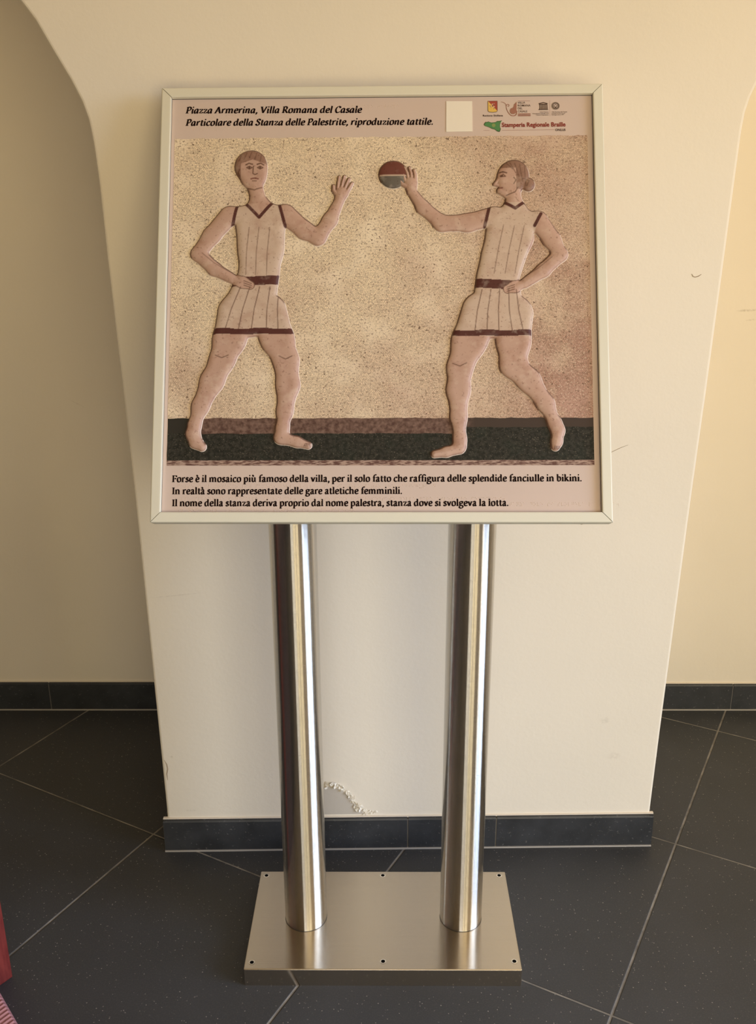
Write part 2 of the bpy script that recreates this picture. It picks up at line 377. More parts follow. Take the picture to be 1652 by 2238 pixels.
# board frame: e_x to the right, e_y up the slope, n towards the reader
EX = Vector((.9998934, -.0141994, .0034)).normalized()
EY = Vector((.0029017, .4214713, .9068371)); EY = (EY-EX*EX.dot(EY)).normalized(); EN = EX.cross(EY).normalized()
O0 = Vector((-.14064, -.42, 1.02104))
MB = Matrix(((EX.x, EY.x, EN.x, O0.x), (EX.y, EY.y, EN.y, O0.y), (EX.z, EY.z, EN.z, O0.z), (0, 0, 0, 1)))
def pole(px):
    bm = bmesh.new(); n = 96; r = .0462
    cyl = [(r*math.cos(6.2832*i/n), r*math.sin(6.2832*i/n)) for i in range(n)]
    rows = []
    for z in (HB, HB+.25, HB+.5, HB+.8): rows.append([bm.verts.new((px+x, -.298+y, z)) for x, y in cyl])
    top = []
    for x, y in cyl:         # cut to the slope of the panel's back
        P = Vector((px+x, -.298+y, 0)); b0 = O0-EN*.026
        z = (EN.dot(b0)-EN.x*P.x-EN.y*P.y)/EN.z
        top.append(bm.verts.new((P.x, P.y, z)))
    rows.append(top)
    for A, B in zip(rows, rows[1:]):
        for i in range(n): bm.faces.new((A[i], A[(i+1) % n], B[(i+1) % n], B[i]))
    bm.faces.new([bm.verts.new(v.co) for v in top])
    for v in bm.verts: v.co -= Vector((px, -.298, 0))
    o = frombm('pole', bm, M_POLE, stand)
    o.location = (px-BX, -.298-BY, 0)
    for p in o.data.polygons: p.use_smooth = len(p.vertices) == 4
    # thin seam where the tube meets the plate
    V, F = [], []
    for rr, z in ((.0468, HB+.0003), (.0466, HB+.0007), (.0460, HB+.0008)):
        V += [(rr*math.cos(6.2832*i/n), rr*math.sin(6.2832*i/n), z) for i in range(n)]
    for k in range(2): F += [(k*n+i, k*n+(i+1) % n, (k+1)*n+(i+1) % n, (k+1)*n+i) for i in range(n)]
    mesh('pole_seam', V, F, M_DARK, o)
pole(-.3098); pole(.0350)

def put(o):                                   # part that lives in the board's own frame
    o.matrix_parent_inverse = Matrix.Translation((-BX, -BY, 0)); o.matrix_basis = MB; return o
HW, HH, FWD = .4105, .8165, .0185             # half width, height, frame face width
M_PANEL = None
def panel_mat():
    m, t, b = mat('taupe_printed_panel'); N = NT(t); v = N.obj()
    N.l(N.mix(N.ramp(N.noise(v, 5, 3), .3, .7), (.605, .495, .45), (.63, .515, .47)), b.inputs['Base Color'])
    b.inputs['Roughness'].default_value = .55; b.inputs['Specular IOR Level'].default_value = .2
    return m
bm = bmesh.new(); box(bm, -HW+.004, HW-.004, .004, HH-.004, -.022, 0)
panel = put(frombm('display_panel', bm, panel_mat(), stand)); panel['label'] = 'taupe printed panel with raised picture and captions'
def rail(a, b):
    # mitred rail between outer corners a and b (anticlockwise), profile across the width
    prof = [(0.0, -.024), (0.0, .0066), (.0010, .0080), (.0024, .0085), (.0150, .0089), (FWD-.0012, .0088), (FWD, .0078), (FWD, .0004)]
    a, b = Vector(a), Vector(b); d = (b-a).normalized(); n = Vector((-d.y, d.x)); g = .0007; V, F = [], []
    for p, z in prof:
        q = a+d*(p+g)+n*p; V.append((q.x, q.y, z))
    for p, z in prof:
        q = b-d*(p+g)+n*p; V.append((q.x, q.y, z))
    k = len(prof)
    F = [(i, k+i, k+i+1, i+1) for i in range(k-1)]
    F += [tuple(range(k)), tuple(range(2*k-1, k-1, -1)), (0, k-1, 2*k-1, k)]
    bm = bmesh.new(); vs_ = [bm.verts.new(v) for v in V]
    for f in F: bm.faces.new([vs_[i] for i in f])
    return put(frombm('frame_rail', bm, M_FRAME, stand))
CN = [(-HW, 0), (HW, 0), (HW, HH), (-HW, HH)]
for i in range(4): rail(CN[i], CN[(i+1) % 4])
bm = bmesh.new(); i0 = .0012
for x0, x1, y0, y1 in ((-HW+i0, HW-i0, i0, FWD+.0005), (-HW+i0, HW-i0, HH-FWD-.0007, HH-i0), (-HW+i0, -HW+FWD+.0004, i0, HH-i0), (HW-FWD-.0008, HW-i0, i0, HH-i0)):
    box(bm, x0, x1, y0, y1, -.020, .0006)
put(frombm('frame_backing', bm, M_DARK, stand))

# ---- printed mosaic ground
PU0, PU1, PV0, PV1 = -.3848, .3814, .1034, .7200
def print_mat():
    m, t, b = mat('printed_mosaic'); N = NT(t); v = N.obj()
    sp = N.n('SeparateXYZ'); N.l(v, sp.inputs[0]); u, vv = sp.outputs['X'], sp.outputs['Y']
    wob = N.noise(v, 26, 3)
    cx = N.m('MULTIPLY', N.m('ABSOLUTE', N.m('ADD', u, .02)), 1.7)                       # pale middle, browner sides
    rr = N.m('ADD', N.m('ADD', N.m('MULTIPLY', N.ramp(u, -.02, .36), .80), N.m('MULTIPLY', N.ramp(vv, .50, .20), .30)), N.m('MULTIPLY', N.m('SUBTRACT', N.noise(v, 6, 4), .5), 1.5), clamp=True)
    base = N.mix(rr, (.83, .71, .55), (.47, .295, .235))
    base = N.mix(N.m('MULTIPLY', N.ramp(N.noise(N.scale(v, 1, 1, 1), 11, 3), .52, .72), .45), base, (.86, .74, .57))
    bt = N.n('TexBrick'); bt.offset = .5; bt.inputs['Scale'].default_value = 1
    bt.inputs['Brick Width'].default_value = .0031; bt.inputs['Row Height'].default_value = .0026; bt.inputs['Mortar Size'].default_value = .00034
    bt.inputs['Mortar Smooth'].default_value = .3; bt.inputs['Bias'].default_value = 0
    dv = N.n('VectorMath', operation='ADD'); N.l(v, dv.inputs[0])
    nz = N.n('TexNoise'); nz.inputs['Scale'].default_value = 30; N.l(v, nz.inputs['Vector'])
    scl = N.n('VectorMath', operation='SCALE'); N.l(nz.outputs['Color'], scl.inputs[0]); scl.inputs['Scale'].default_value = .014
    N.l(scl.outputs[0], dv.inputs[1]); N.l(dv.outputs[0], bt.inputs['Vector'])
    bt.inputs['Color1'].default_value = (1.22, 1.20, 1.15, 1); bt.inputs['Color2'].default_value = (.74, .71, .68, 1); bt.inputs['Mortar'].default_value = (.46, .40, .33, 1)
    tess = N.mix(N.ramp(N.noise(v, 16, 3), .30, .52), (1, 1, 1), bt.outputs['Color'])
    c = N.mix(.75, base, tess, 'MULTIPLY')
    c = N.mix(N.m('MULTIPLY', N.ramp(N.noise(v, 300, 4), .52, .68), .72), c, (.19, .115, .08))
    c = N.mix(N.m('MULTIPLY', N.ramp(N.noise(v, 380, 3), .55, .70), .6), c, (.78, .67, .53))
    pit = N.m('MULTIPLY', N.ramp(N.noise(v, 150, 4), .62, .68), N.ramp(N.noise(v, 12, 2), .40, .58))
    c = N.mix(N.m('MULTIPLY', pit, .85), c, (.12, .07, .045))
    # ground bands
    def below(level, amp): return N.m('LESS_THAN', N.m('ADD', vv, N.m('MULTIPLY', N.m('SUBTRACT', wob, .5), amp)), level)
    mau = N.mix(N.ramp(N.noise(v, 120, 3), .35, .65), (.085, .045, .036), (.20, .125, .10))
    mau = N.mix(N.ramp(u, .14, .17), mau, (.060, .042, .034)); mau = N.mix(N.ramp(u, -.335, -.345), mau, (.03, .027, .022))
    grn = N.mix(N.ramp(N.noise(v, 150, 3), .40, .70), (.016, .016, .013), (.045, .042, .034))
    grn = N.mix(N.m('MULTIPLY', N.ramp(N.noise(v, 420, 2), .62, .74), .6), grn, (.26, .22, .17))
    grn = N.mix(N.m('MULTIPLY', N.ramp(N.noise(v, 20, 3), .5, .7), .35), grn, (.022, .032, .024))
    rim = N.mix(N.ramp(N.noise(N.scale(v, .25, 1, 1), 330, 3), .42, .6), (.13, .065, .055), (.42, .30, .25))
    lvl = N.m('ADD', .1615, N.m('MULTIPLY', N.ramp(u, .13, .155), .011))
    c = N.mix(below(.1895, .006), c, mau)
    c = N.mix(N.m('LESS_THAN', N.m('ADD', vv, N.m('MULTIPLY', N.m('SUBTRACT', wob, .5), .006)), lvl), c, grn)
    c = N.mix(below(.1128, .003), c, rim)
    N.l(c, b.inputs['Base Color']); b.inputs['Roughness'].default_value = .55; b.inputs['Specular IOR Level'].default_value = .2
    return m
M_PRINT = print_mat()
random.seed(3)
pts = [(PU0+random.uniform(-.0008, .0008), PV0+(PV1-PV0)*i/60) for i in range(61)]
ring = [(PU0+(PU1-PU0)*i/60, PV0) for i in range(61)] + [(PU1, PV0+(PV1-PV0)*i/60) for i in range(1, 60)] + [(PU1-(PU1-PU0)*i/90+random.uniform(-.0008, .0008), PV1+random.uniform(-.0010, .0010)) for i in range(91)] + [(PU0+random.uniform(-.0004, .0004), PV1-(PV1-PV0)*i/60) for i in range(1, 60)]
o = mesh('mosaic_print', [(x, y, .0004) for x, y in ring], [tuple(range(len(ring)))], M_PRINT, panel); o['label'] = 'printed stone mosaic ground with a dark base strip'

# ---- raised figures: a plain pair of ball players, built as shaded relief
def cap(X, Y, a, b, ra, rb):
    ax, ay = a; bx, by = b; dx, dy = bx-ax, by-ay; L = dx*dx+dy*dy+1e-12
    t = np.clip(((X-ax)*dx+(Y-ay)*dy)/L, 0, 1)
    return np.hypot(X-ax-t*dx, Y-ay-t*dy)-(ra+(rb-ra)*t), t
def ell(X, Y, c, rx, ry, ang=0):
    ca, sa = math.cos(ang), math.sin(ang); dx, dy = X-c[0], Y-c[1]
    p, q = (dx*ca+dy*sa)/rx, (dy*ca-dx*sa)/ry
    r = np.hypot(p, q); return (r-1)*min(rx, ry)
def smin(a, b, k):
    h = np.clip(.5+.5*(b-a)/k, 0, 1); return b+(a-b)*h-k*h*(1-h)
def chain(X, Y, P, k=.004):
    D = None
    for (a, ra), (b, rb) in zip(P, P[1:]):
        d, _ = cap(X, Y, a, b, ra, rb); D = d if D is None else smin(D, d, k)
    return D
def pline(X, Y, P):
    D = None
    for a, b in zip(P, P[1:]):
        d, _ = cap(X, Y, a, b, 0, 0); D = d if D is None else np.minimum(D, d)
    return D
def inpoly(X, Y, P):
    c = np.zeros(X.shape, bool); n = len(P)
    for i in range(n):
        (x0, y0), (x1, y1) = P[i], P[(i+1) % n]
        if y0 == y1: continue
        c ^= ((y0 > Y) != (y1 > Y)) & (X < (x1-x0)*(Y-y0)/(y1-y0)+x0)
    return c
def relief_mat():
    m, t, b = mat('printed_relief'); N = NT(t); v = N.obj()
    a = N.n('Attribute', attribute_name='ink')
    c = N.mix(N.m('MULTIPLY', N.ramp(N.noise(v, 38, 4), .50, .70), .40), a.outputs['Color'], N.mix(1.0, a.outputs['Color'], (.66, .50, .46), 'MULTIPLY'))
    c = N.mix(N.m('MULTIPLY', N.ramp(N.noise(v, 60, 3), .54, .70), .30), c, N.mix(.55, a.outputs['Color'], (.80, .68, .58)))
    c = N.mix(N.m('MULTIPLY', N.ramp(N.noise(v, 210, 2), .62, .70), .5), c, N.mix(1.0, c, (.40, .30, .27), 'MULTIPLY'))
    N.l(c, b.inputs['Base Color']); b.inputs['Roughness'].default_value = .42; b.inputs['Specular IOR Level'].default_value = .4
    return m
M_RELIEF = relief_mat()
BROWN = np.array((.135, .065, .045)); WHITE = np.array((.86, .80, .74))
def relief(name, bbox, field, paint, step=.0010, H=.0052, R=.014, h0=.0016, flare=.0017):
    x0, x1, y0, y1 = bbox; nx = int((x1-x0)/step)+1; ny = int((y1-y0)/step)+1
    xs = x0+step*np.arange(nx); ys = y0+step*np.arange(ny); X, Y = np.meshgrid(xs, ys)
    D = field(X, Y); ins = D < 0
    gy, gx = np.gradient(D, step); gl = np.hypot(gx, gy)+1e-9; gx /= gl; gy /= gl
    idx = -np.ones(D.shape, int); V = []; C = []
    colr = paint(X, Y, D, gx, gy)
    def hgt(d): q = 1-np.clip(-d/R, 0, 1); return h0+H*np.sqrt(np.clip(1-q*q, 0, 1))
    Z = hgt(D)
    idx[ins] = np.arange(ins.sum())
    V = np.stack([X[ins], Y[ins], Z[ins]], 1).tolist(); C = colr[ins].tolist()
    A = ins[:-1, :-1] & ins[:-1, 1:] & ins[1:, 1:] & ins[1:, :-1]
    jj, ii = np.nonzero(A)
    F = np.stack([idx[jj, ii], idx[jj, ii+1], idx[jj+1, ii+1], idx[jj+1, ii]], 1).tolist()
    some = (ins[:-1, :-1] | ins[:-1, 1:] | ins[1:, 1:] | ins[1:, :-1]) & ~A
    cut = {}; low = {}
    def cross(p, q):
        key = (p, q) if p < q else (q, p)
        if key in cut: return cut[key]
        (j0, i0), (j1, i1) = key; t = D[key[0]]/(D[key[0]]-D[key[1]])
        x = X[key[0]]+(X[key[1]]-X[key[0]])*t; y = Y[key[0]]+(Y[key[1]]-Y[key[0]])*t
        k = key[0] if ins[key[0]] else key[1]
        V.append((x, y, h0)); C.append(colr[k].tolist()); cut[key] = len(V)-1
        ox, oy = gx[k], gy[k]
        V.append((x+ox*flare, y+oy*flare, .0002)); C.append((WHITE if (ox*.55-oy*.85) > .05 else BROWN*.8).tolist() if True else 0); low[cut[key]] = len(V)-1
        return cut[key]
    for j, i in zip(*np.nonzero(some)):
        c4 = [(j, i), (j, i+1), (j+1, i+1), (j+1, i)]; poly = []; segs = []
        for a in range(4):
            p, q = c4[a], c4[(a+1) % 4]
            if ins[p]: poly.append(idx[p])
            if ins[p] != ins[q]:
                e = cross(p, q); poly.append(e); segs.append(e)
        if len(poly) >= 3: F.append(poly)
        if len(segs) == 2:
            a, b2 = segs; k = poly.index(a); s = (a, b2) if poly[(k+1) % len(poly)] == b2 else (b2, a)
            F.append((s[1], s[0], low[s[0]], low[s[1]]))
    o = mesh(name, V, F, M_RELIEF, panel, smooth=True)
    at = o.data.attributes.new('ink', 'FLOAT_COLOR', 'POINT')
    at.data.foreach_set('color', np.concatenate([np.array(C), np.ones((len(C), 1))], 1).astype(np.float32).ravel())
    return o
SKIN = np.array((.50, .33, .265)); CLOTH = np.array((.56, .43, .35)); MAROON = np.array((.085, .024, .022)); HAIR = np.array((.27, .155, .115))
def over(c, mask, col, a=1.0):
    m = (np.clip(mask, 0, 1)*a)[..., None] if mask.dtype != bool else (mask.astype(float)*a)[..., None]
    return c*(1-m)+np.array(col)*m
def line(c, X, Y, P, wd, col=BROWN, a=1.0):
    d = pline(X, Y, P); return over(c, 1-np.clip((d-wd)/.0007, 0, 1), col, a)
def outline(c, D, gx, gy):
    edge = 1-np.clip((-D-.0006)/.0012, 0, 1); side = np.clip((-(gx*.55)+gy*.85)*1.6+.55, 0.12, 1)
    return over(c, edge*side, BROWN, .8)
def hand(X, Y, wrist, dirn, side, L=.026, spread=.16, curl=0.0):
    """palm, four fingers of unequal length and a thumb from the side of the palm"""
    dx, dy = dirn; n = math.hypot(dx, dy); dx /= n; dy /= n; px, py = -dy*side, dx*side
    pc = (wrist[0]+dx*L*.42, wrist[1]+dy*L*.42)
    D = chain(X, Y, [(wrist, L*.24), (pc, L*.34)], .002)
    for i, (ln, off) in enumerate(((.62, .26), (.72, .09), (.66, -.08), (.50, -.25))):
        r0 = (pc[0]+dx*L*.18+px*L*off, pc[1]+dy*L*.18+py*L*off); an = off*spread*4
        fx, fy = dx*math.cos(an)-dy*math.sin(an)*side, dy*math.cos(an)+dx*math.sin(an)*side
        k = (r0[0]+fx*L*ln*.55, r0[1]+fy*L*ln*.55)
        fx2, fy2 = fx+px*curl, fy+py*curl; q = math.hypot(fx2, fy2)
        t = (k[0]+fx2/q*L*ln*.45, k[1]+fy2/q*L*ln*.45)
        D = np.minimum(D, chain(X, Y, [(r0, L*.095), (k, L*.085), (t, L*.068)], .0006))
    t0 = (wrist[0]+dx*L*.30+px*L*.22, wrist[1]+dy*L*.30+py*L*.22); t1 = (t0[0]+(dx*.55+px*.8)*L*.26, t0[1]+(dy*.55+py*.8)*L*.26); t2 = (t1[0]+(dx*.9+px*.35)*L*.24, t1[1]+(dy*.9+py*.35)*L*.24)
    return np.minimum(D, chain(X, Y, [(t0, L*.13), (t1, L*.10), (t2, L*.08)], .001))

# left player, facing the reader: right hand on the hip, left hand raised, belted tunic
LH = (-.2375, .6545)
def left_field(X, Y):
    D = ell(X, Y, LH, .0255, .0365, .06)
    D = smin(D, ell(X, Y, (LH[0]-.004, LH[1]+.010), .0295, .0300), .004)
    D = smin(D, chain(X, Y, [((-.234, .628), .0125), ((-.226, .594), .0145)], .004), .005)
    T = chain(X, Y, [((-.224, .583), .017), ((-.222, .548), .040), ((-.221, .505), .0375), ((-.224, .455), .032), ((-.231, .420), .037)], .02)
    T = smin(T, chain(X, Y, [((-.276, .571), .0155), ((-.178, .573), .0155)], .01), .016)
    S = chain(X, Y, [((-.233, .425), .040), ((-.242, .385), .047), ((-.238, .358), .054)], .012)         # skirt of the tunic
    S = np.maximum(S, -(Y-.3400+.0015*np.sin((X+.2)*90)))
    T = smin(T, S, .010)
    D = smin(D, T, .012)
    A1 = chain(X, Y, [((-.281, .569), .0175), ((-.312, .532), .0155), ((-.336, .497), .0128), ((-.306, .468), .0118), ((-.272, .449), .0088)], .006)
    A2 = chain(X, Y, [((-.176, .571), .0185), ((-.140, .540), .0155), ((-.116, .527), .0135), ((-.094, .560), .0122), ((-.0785, .594), .0088)], .008)
    D = smin(D, A1, .005); D = smin(D, A2, .006)
    D = smin(D, hand(X, Y, (-.0775, .597), (.30, .92), 1, .036, .20), .002)
    D = smin(D, hand(X, Y, (-.268, .447), (.88, -.35), 1, .030, .10), .002)
    G1 = chain(X, Y, [((-.262, .385), .036), ((-.276, .335), .0285), ((-.288, .298), .0215), ((-.306, .258), .0200), ((-.326, .212), .0140), ((-.336, .178), .0098), ((-.337, .160), .0115)], .010)
    G1 = smin(G1, chain(X, Y, [((-.340, .162), .0110), ((-.333, .146), .0105), ((-.3215, .137), .0075)], .006), .006)
    G2 = chain(X, Y, [((-.208, .385), .036), ((-.188, .335), .0285), ((-.172, .296), .0215), ((-.168, .250), .0195), ((-.173, .202), .0130), ((-.177, .170), .0100), ((-.178, .155), .0115)], .010)
    G2 = smin(G2, chain(X, Y, [((-.180, .154), .0110), ((-.150, .146), .0085), ((-.130, .1395), .0062)], .006), .006)
    return smin(D, np.minimum(G1, G2), .004)
def face_front(c, X, Y, h):
    hx, hy = h
    c = over(c, (ell(X, Y, (hx-.002, hy+.006), .040, .040) < 0) & ((Y > hy+.021-.35*np.abs(X-hx)**1.0) | (X < hx-.0215+.0*Y)), HAIR)
    for k in range(5): c = line(c, X, Y, [(hx-.026+.010*k, hy+.024-abs(k-2)*.003), (hx-.020+.009*k, hy+.036-abs(k-2)*.002)], .0006, BROWN, .7)
    for s in (-1, 1):
        ex_ = hx+.004+s*.0100
        c = line(c, X, Y, [(ex_-s*.0055, hy+.0115), (ex_+s*.001, hy+.0135), (ex_+s*.0065, hy+.0105)], .0009)
        c = line(c, X, Y, [(ex_-.0052, hy+.0050), (ex_, hy+.0080), (ex_+.0052, hy+.0050), (ex_, hy+.0022), (ex_-.0052, hy+.0050)], .0005)
        c = over(c, np.hypot(X-ex_, Y-hy-.005) < .0021, BROWN)
    c = line(c, X, Y, [(hx+.0015, hy+.008), (hx+.0005, hy-.006), (hx+.0045, hy-.0085), (hx+.0090, hy-.0065)], .0006)
    c = line(c, X, Y, [(hx-.0025, hy-.0165), (hx+.004, hy-.0150), (hx+.0105, hy-.0165)], .0011, (.22, .09, .07))
    c = line(c, X, Y, [(hx+.000, hy-.0205), (hx+.0075, hy-.0205)], .0005)
    c = line(c, X, Y, [(hx-.024, hy+.002), (hx-.027, hy-.004), (hx-.024, hy-.010)], .0006)
    return c
def left_paint(X, Y, D, gx, gy):
    c = np.broadcast_to(SKIN, X.shape+(3,)).copy()
    tun = inpoly(X, Y, [(-.262, .590), (-.250, .598), (-.224, .566), (-.200, .597), (-.186, .592), (-.176, .556), (-.176, .45), (-.14, .42), (-.12, .3440), (-.34, .3440), (-.33, .42), (-.262, .45), (-.274, .54)])
    ad = chain(X, Y, [((-.306, .468), .0120), ((-.268, .447), .0095), ((-.252, .4405), .0105), ((-.238, .435), .0075)]); arm = ad < 0
    c = over(c, tun & ~arm, CLOTH)
    for x0, x1 in ((-.268, -.285), (-.251, -.260), (-.233, -.236), (-.214, -.208), (-.198, -.186)):
        c = line(c, X, Y, [(x0+.012, .432), ((x0+x1)/2+.004, .39), (x1, .345)], .0006, BROWN, .75)
    for x0 in (-.246, -.228, -.208): c = line(c, X, Y, [(x0+.004, .545), (x0, .50), (x0-.001, .455)], .0005, BROWN, .6)
    c = over(c, tun & ~arm & (np.abs(Y-.4440-.05*(X+.22)) < .0085), MAROON)
    c = over(c, tun & (np.abs(Y-.3490+.0015*np.sin((X+.2)*90)) < .0055) & (Y > .334), MAROON)
    for P in ([(-.254, .596), (-.224, .564), (-.197, .596)], [(-.274, .545), (-.264, .592)], [(-.176, .548), (-.188, .592)]): c = line(c, X, Y, P, .0026, MAROON)
    c = over(c, (1-np.clip((np.abs(ad)-.0005)/.0006, 0, 1))*tun, BROWN, .8)
    for k in (-1, 0, 1): c = line(c, X, Y, [(-.250, .4395+k*.0042), (-.236, .4345+k*.0038)], .0004, BROWN, .9)
    c = line(c, X, Y, [(-.262, .457), (-.281, .464), (-.305, .478), (-.328, .497)], .0005, BROWN, .6)
    c = line(c, X, Y, [(-.30, .305), (-.288, .300), (-.276, .305)], .0006, BROWN, .8); c = line(c, X, Y, [(-.184, .303), (-.172, .297), (-.160, .303)], .0006, BROWN, .8)
    for k in range(4): c = line(c, X, Y, [(-.137+k*.0035, .1375+.0010*k*0), (-.1345+k*.0022, .1425)], .0004, BROWN)
    c = face_front(c, X, Y, LH)
    c = line(c, X, Y, [(LH[0]-.013, .622), (LH[0]+.004, .6165), (LH[0]+.017, .622)], .0008, BROWN, .8)
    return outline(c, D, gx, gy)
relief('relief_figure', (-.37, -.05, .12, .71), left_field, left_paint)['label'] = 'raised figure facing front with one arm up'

# right player, in profile to the left: arm stretched to the ball, other hand on the hip, belted tunic
RH = (.238, .6350)
def right_field(X, Y):
    D = ell(X, Y, RH, .0245, .0330)
    D = smin(D, ell(X, Y, (RH[0]+.008, RH[1]+.007), .0260, .0300), .004)
    D = smin(D, ell(X, Y, (RH[0]+.033, RH[1]-.010), .0115, .0125), .003)                                 # hair knot
    D = smin(D, chain(X, Y, [((RH[0]-.023, RH[1]-.002), .0035), ((RH[0]-.0285, RH[1]-.009), .0030), ((RH[0]-.023, RH[1]-.011), .003)], .002), .003)
    D = smin(D, chain(X, Y, [((RH[0]-.019, RH[1]-.022), .0060), ((RH[0]-.008, RH[1]-.028), .0070)], .002), .003)
    D = smin(D, chain(X, Y, [((.242, .609), .0130), ((.246, .580), .0160)], .004), .006)
    T = chain(X, Y, [((.244, .567), .026), ((.236, .530), .039), ((.222, .485), .0345), ((.212, .445), .033), ((.212, .412), .039)], .02)
    T = smin(T, chain(X, Y, [((.206, .561), .015), ((.286, .556), .016)], .01), .014)
    S = chain(X, Y, [((.212, .415), .040), ((.216, .375), .047), ((.210, .352), .052)], .012)
    S = np.maximum(S, -(Y-.3350+.0015*np.sin(X*90)))
    D = smin(D, smin(T, S, .010), .010)
    A1 = chain(X, Y, [((.208, .565), .0180), ((.160, .553), .0160), ((.112, .552), .0140), ((.078, .582), .0115), ((.0575, .612), .0085)], .008)
    A2 = chain(X, Y, [((.288, .556), .0180), ((.312, .520), .0155), ((.327, .492), .0125), ((.296, .462), .0118), ((.262, .438), .0088)], .006)
    D = smin(D, A1, .006); D = smin(D, A2, .005)
    D = smin(D, hand(X, Y, (.0565, .614), (-.12, .97), 1, .036, .12, .25), .002)
    D = smin(D, hand(X, Y, (.259, .436), (-.9, -.30), -1, .029, .10), .002)
    G1 = chain(X, Y, [((.184, .385), .037), ((.160, .330), .0300), ((.143, .282), .0215), ((.140, .240), .0195), ((.140, .190), .0130), ((.142, .150), .0098), ((.142, .140), .0110)], .010)
    G1 = smin(G1, chain(X, Y, [((.141, .134), .0100), ((.118, .1275), .0080), ((.097, .1235), .0062)], .006), .006)
    G2 = chain(X, Y, [((.240, .380), .036), ((.240, .330), .0290), ((.239, .286), .0220), ((.266, .258), .0195), ((.296, .215), .0135), ((.3125, .178), .0098), ((.317, .165), .0110)], .012)
    G2 = smin(G2, chain(X, Y, [((.318, .166), .0105), ((.315, .146), .0090), ((.3125, .137), .0075)], .006), .006)
    return smin(D, np.minimum(G1, G2), .004)
def right_paint(X, Y, D, gx, gy):
    c = np.broadcast_to(SKIN, X.shape+(3,)).copy()
    tun = inpoly(X, Y, [(.196, .580), (.228, .590), (.256, .590), (.296, .570), (.283, .540), (.256, .46), (.30, .42), (.31, .3390), (.12, .3390), (.13, .40), (.165, .44), (.180, .48), (.190, .545)])
    ad = chain(X, Y, [((.296, .462), .0120), ((.259, .436), .0095), ((.243, .4295), .0105), ((.230, .425), .0075)]); arm = ad < 0
    c = over(c, tun & ~arm, CLOTH)
    for x0, x1 in ((.184, .170), (.200, .192), (.216, .214), (.232, .238), (.246, .258)):
        c = line(c, X, Y, [(x0, .425), ((x0+x1)/2-.002, .385), (x1, .345)], .0006, BROWN, .75)
    for x0 in (.214, .234, .252): c = line(c, X, Y, [(x0+.010, .545), (x0, .500), (x0-.008, .455)], .0005, BROWN, .6)
    c = over(c, tun & ~arm & (np.abs(Y-.4350+.06*(X-.21)) < .0085), MAROON)
    c = over(c, tun & (np.abs(Y-.3440+.0015*np.sin(X*90)) < .0055) & (Y > .328), MAROON)
    for P in ([(.226, .590), (.246, .578), (.262, .590)], [(.190, .545), (.199, .582)], [(.281, .545), (.293, .568)]): c = line(c, X, Y, P, .0026, MAROON)
    c = over(c, (1-np.clip((np.abs(ad)-.0005)/.0006, 0, 1))*tun, BROWN, .8)
    for k in (-1, 0, 1): c = line(c, X, Y, [(.243, .4295+k*.0042), (.229, .4250+k*.0038)], .0004, BROWN, .9)
    c = line(c, X, Y, [(.262, .450), (.285, .464), (.312, .486)], .0005, BROWN, .6)
    c = line(c, X, Y, [(.130, .288), (.143, .283), (.155, .289)], .0006, BROWN, .8)
    hx, hy = RH
    c = over(c, (Y > hy-.030) & (Y < hy+.05) & (((X > hx+.010) & (Y > hy-.020)) | (X > hx+.018) | (Y > hy+.020+.35*(hx-X)*0)) & (X > hx-.03) & (ell(X, Y, (hx+.012, hy), .06, .05) < 0), HAIR)
    for k in range(5): c = line(c, X, Y, [(hx-.010+k*.009, hy+.033-k*.002), (hx+.004+k*.006, hy+.018-k*.008)], .0006, BROWN, .7)
    c = line(c, X, Y, [(hx+.024, hy+.000), (hx+.034, hy-.004), (hx+.030, hy-.014)], .0006, BROWN, .8)
    c = line(c, X, Y, [(hx-.020, hy+.0115), (hx-.014, hy+.0130), (hx-.007, hy+.0105)], .0009)
    c = line(c, X, Y, [(hx-.019, hy+.0050), (hx-.013, hy+.0075), (hx-.009, hy+.0040), (hx-.018, hy+.0035)], .0006)
    c = over(c, np.hypot(X-hx+.0150, Y-hy-.005) < .0020, BROWN)
    c = line(c, X, Y, [(hx-.024, hy-.0175), (hx-.015, hy-.0175)], .0010, (.22, .09, .07))
    c = line(c, X, Y, [(hx+.006, hy+.002), (hx+.010, hy-.003), (hx+.006, hy-.010)], .0006)
    c = line(c, X, Y, [(hx-.008, hy-.032), (hx+.008, hy-.026), (hx+.014, hy-.016)], .0007, BROWN, .8)
    for k in range(4): c = line(c, X, Y, [(.3105+k*.0028, .1320), (.3110+k*.0026, .1370)], .0004, BROWN)
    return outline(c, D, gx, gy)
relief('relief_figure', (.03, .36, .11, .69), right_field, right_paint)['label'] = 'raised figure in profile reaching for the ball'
BC = (.0225, .6465)
def ball_field(X, Y): return ell(X, Y, BC, .0262, .0260)
def ball_paint(X, Y, D, gx, gy):
    c = np.broadcast_to(np.array((.15, .045, .035)), X.shape+(3,)).copy()
    c = over(c, Y < BC[1]-.003, (.13, .115, .10)); c = line(c, X, Y, [(BC[0]-.03, BC[1]-.003), (BC[0]+.03, BC[1]-.003)], .0010, (.55, .42, .34))
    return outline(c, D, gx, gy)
relief('relief_ball', (-.01, .055, .61, .68), ball_field, ball_paint, H=.0035)['label'] = 'raised two-coloured ball'

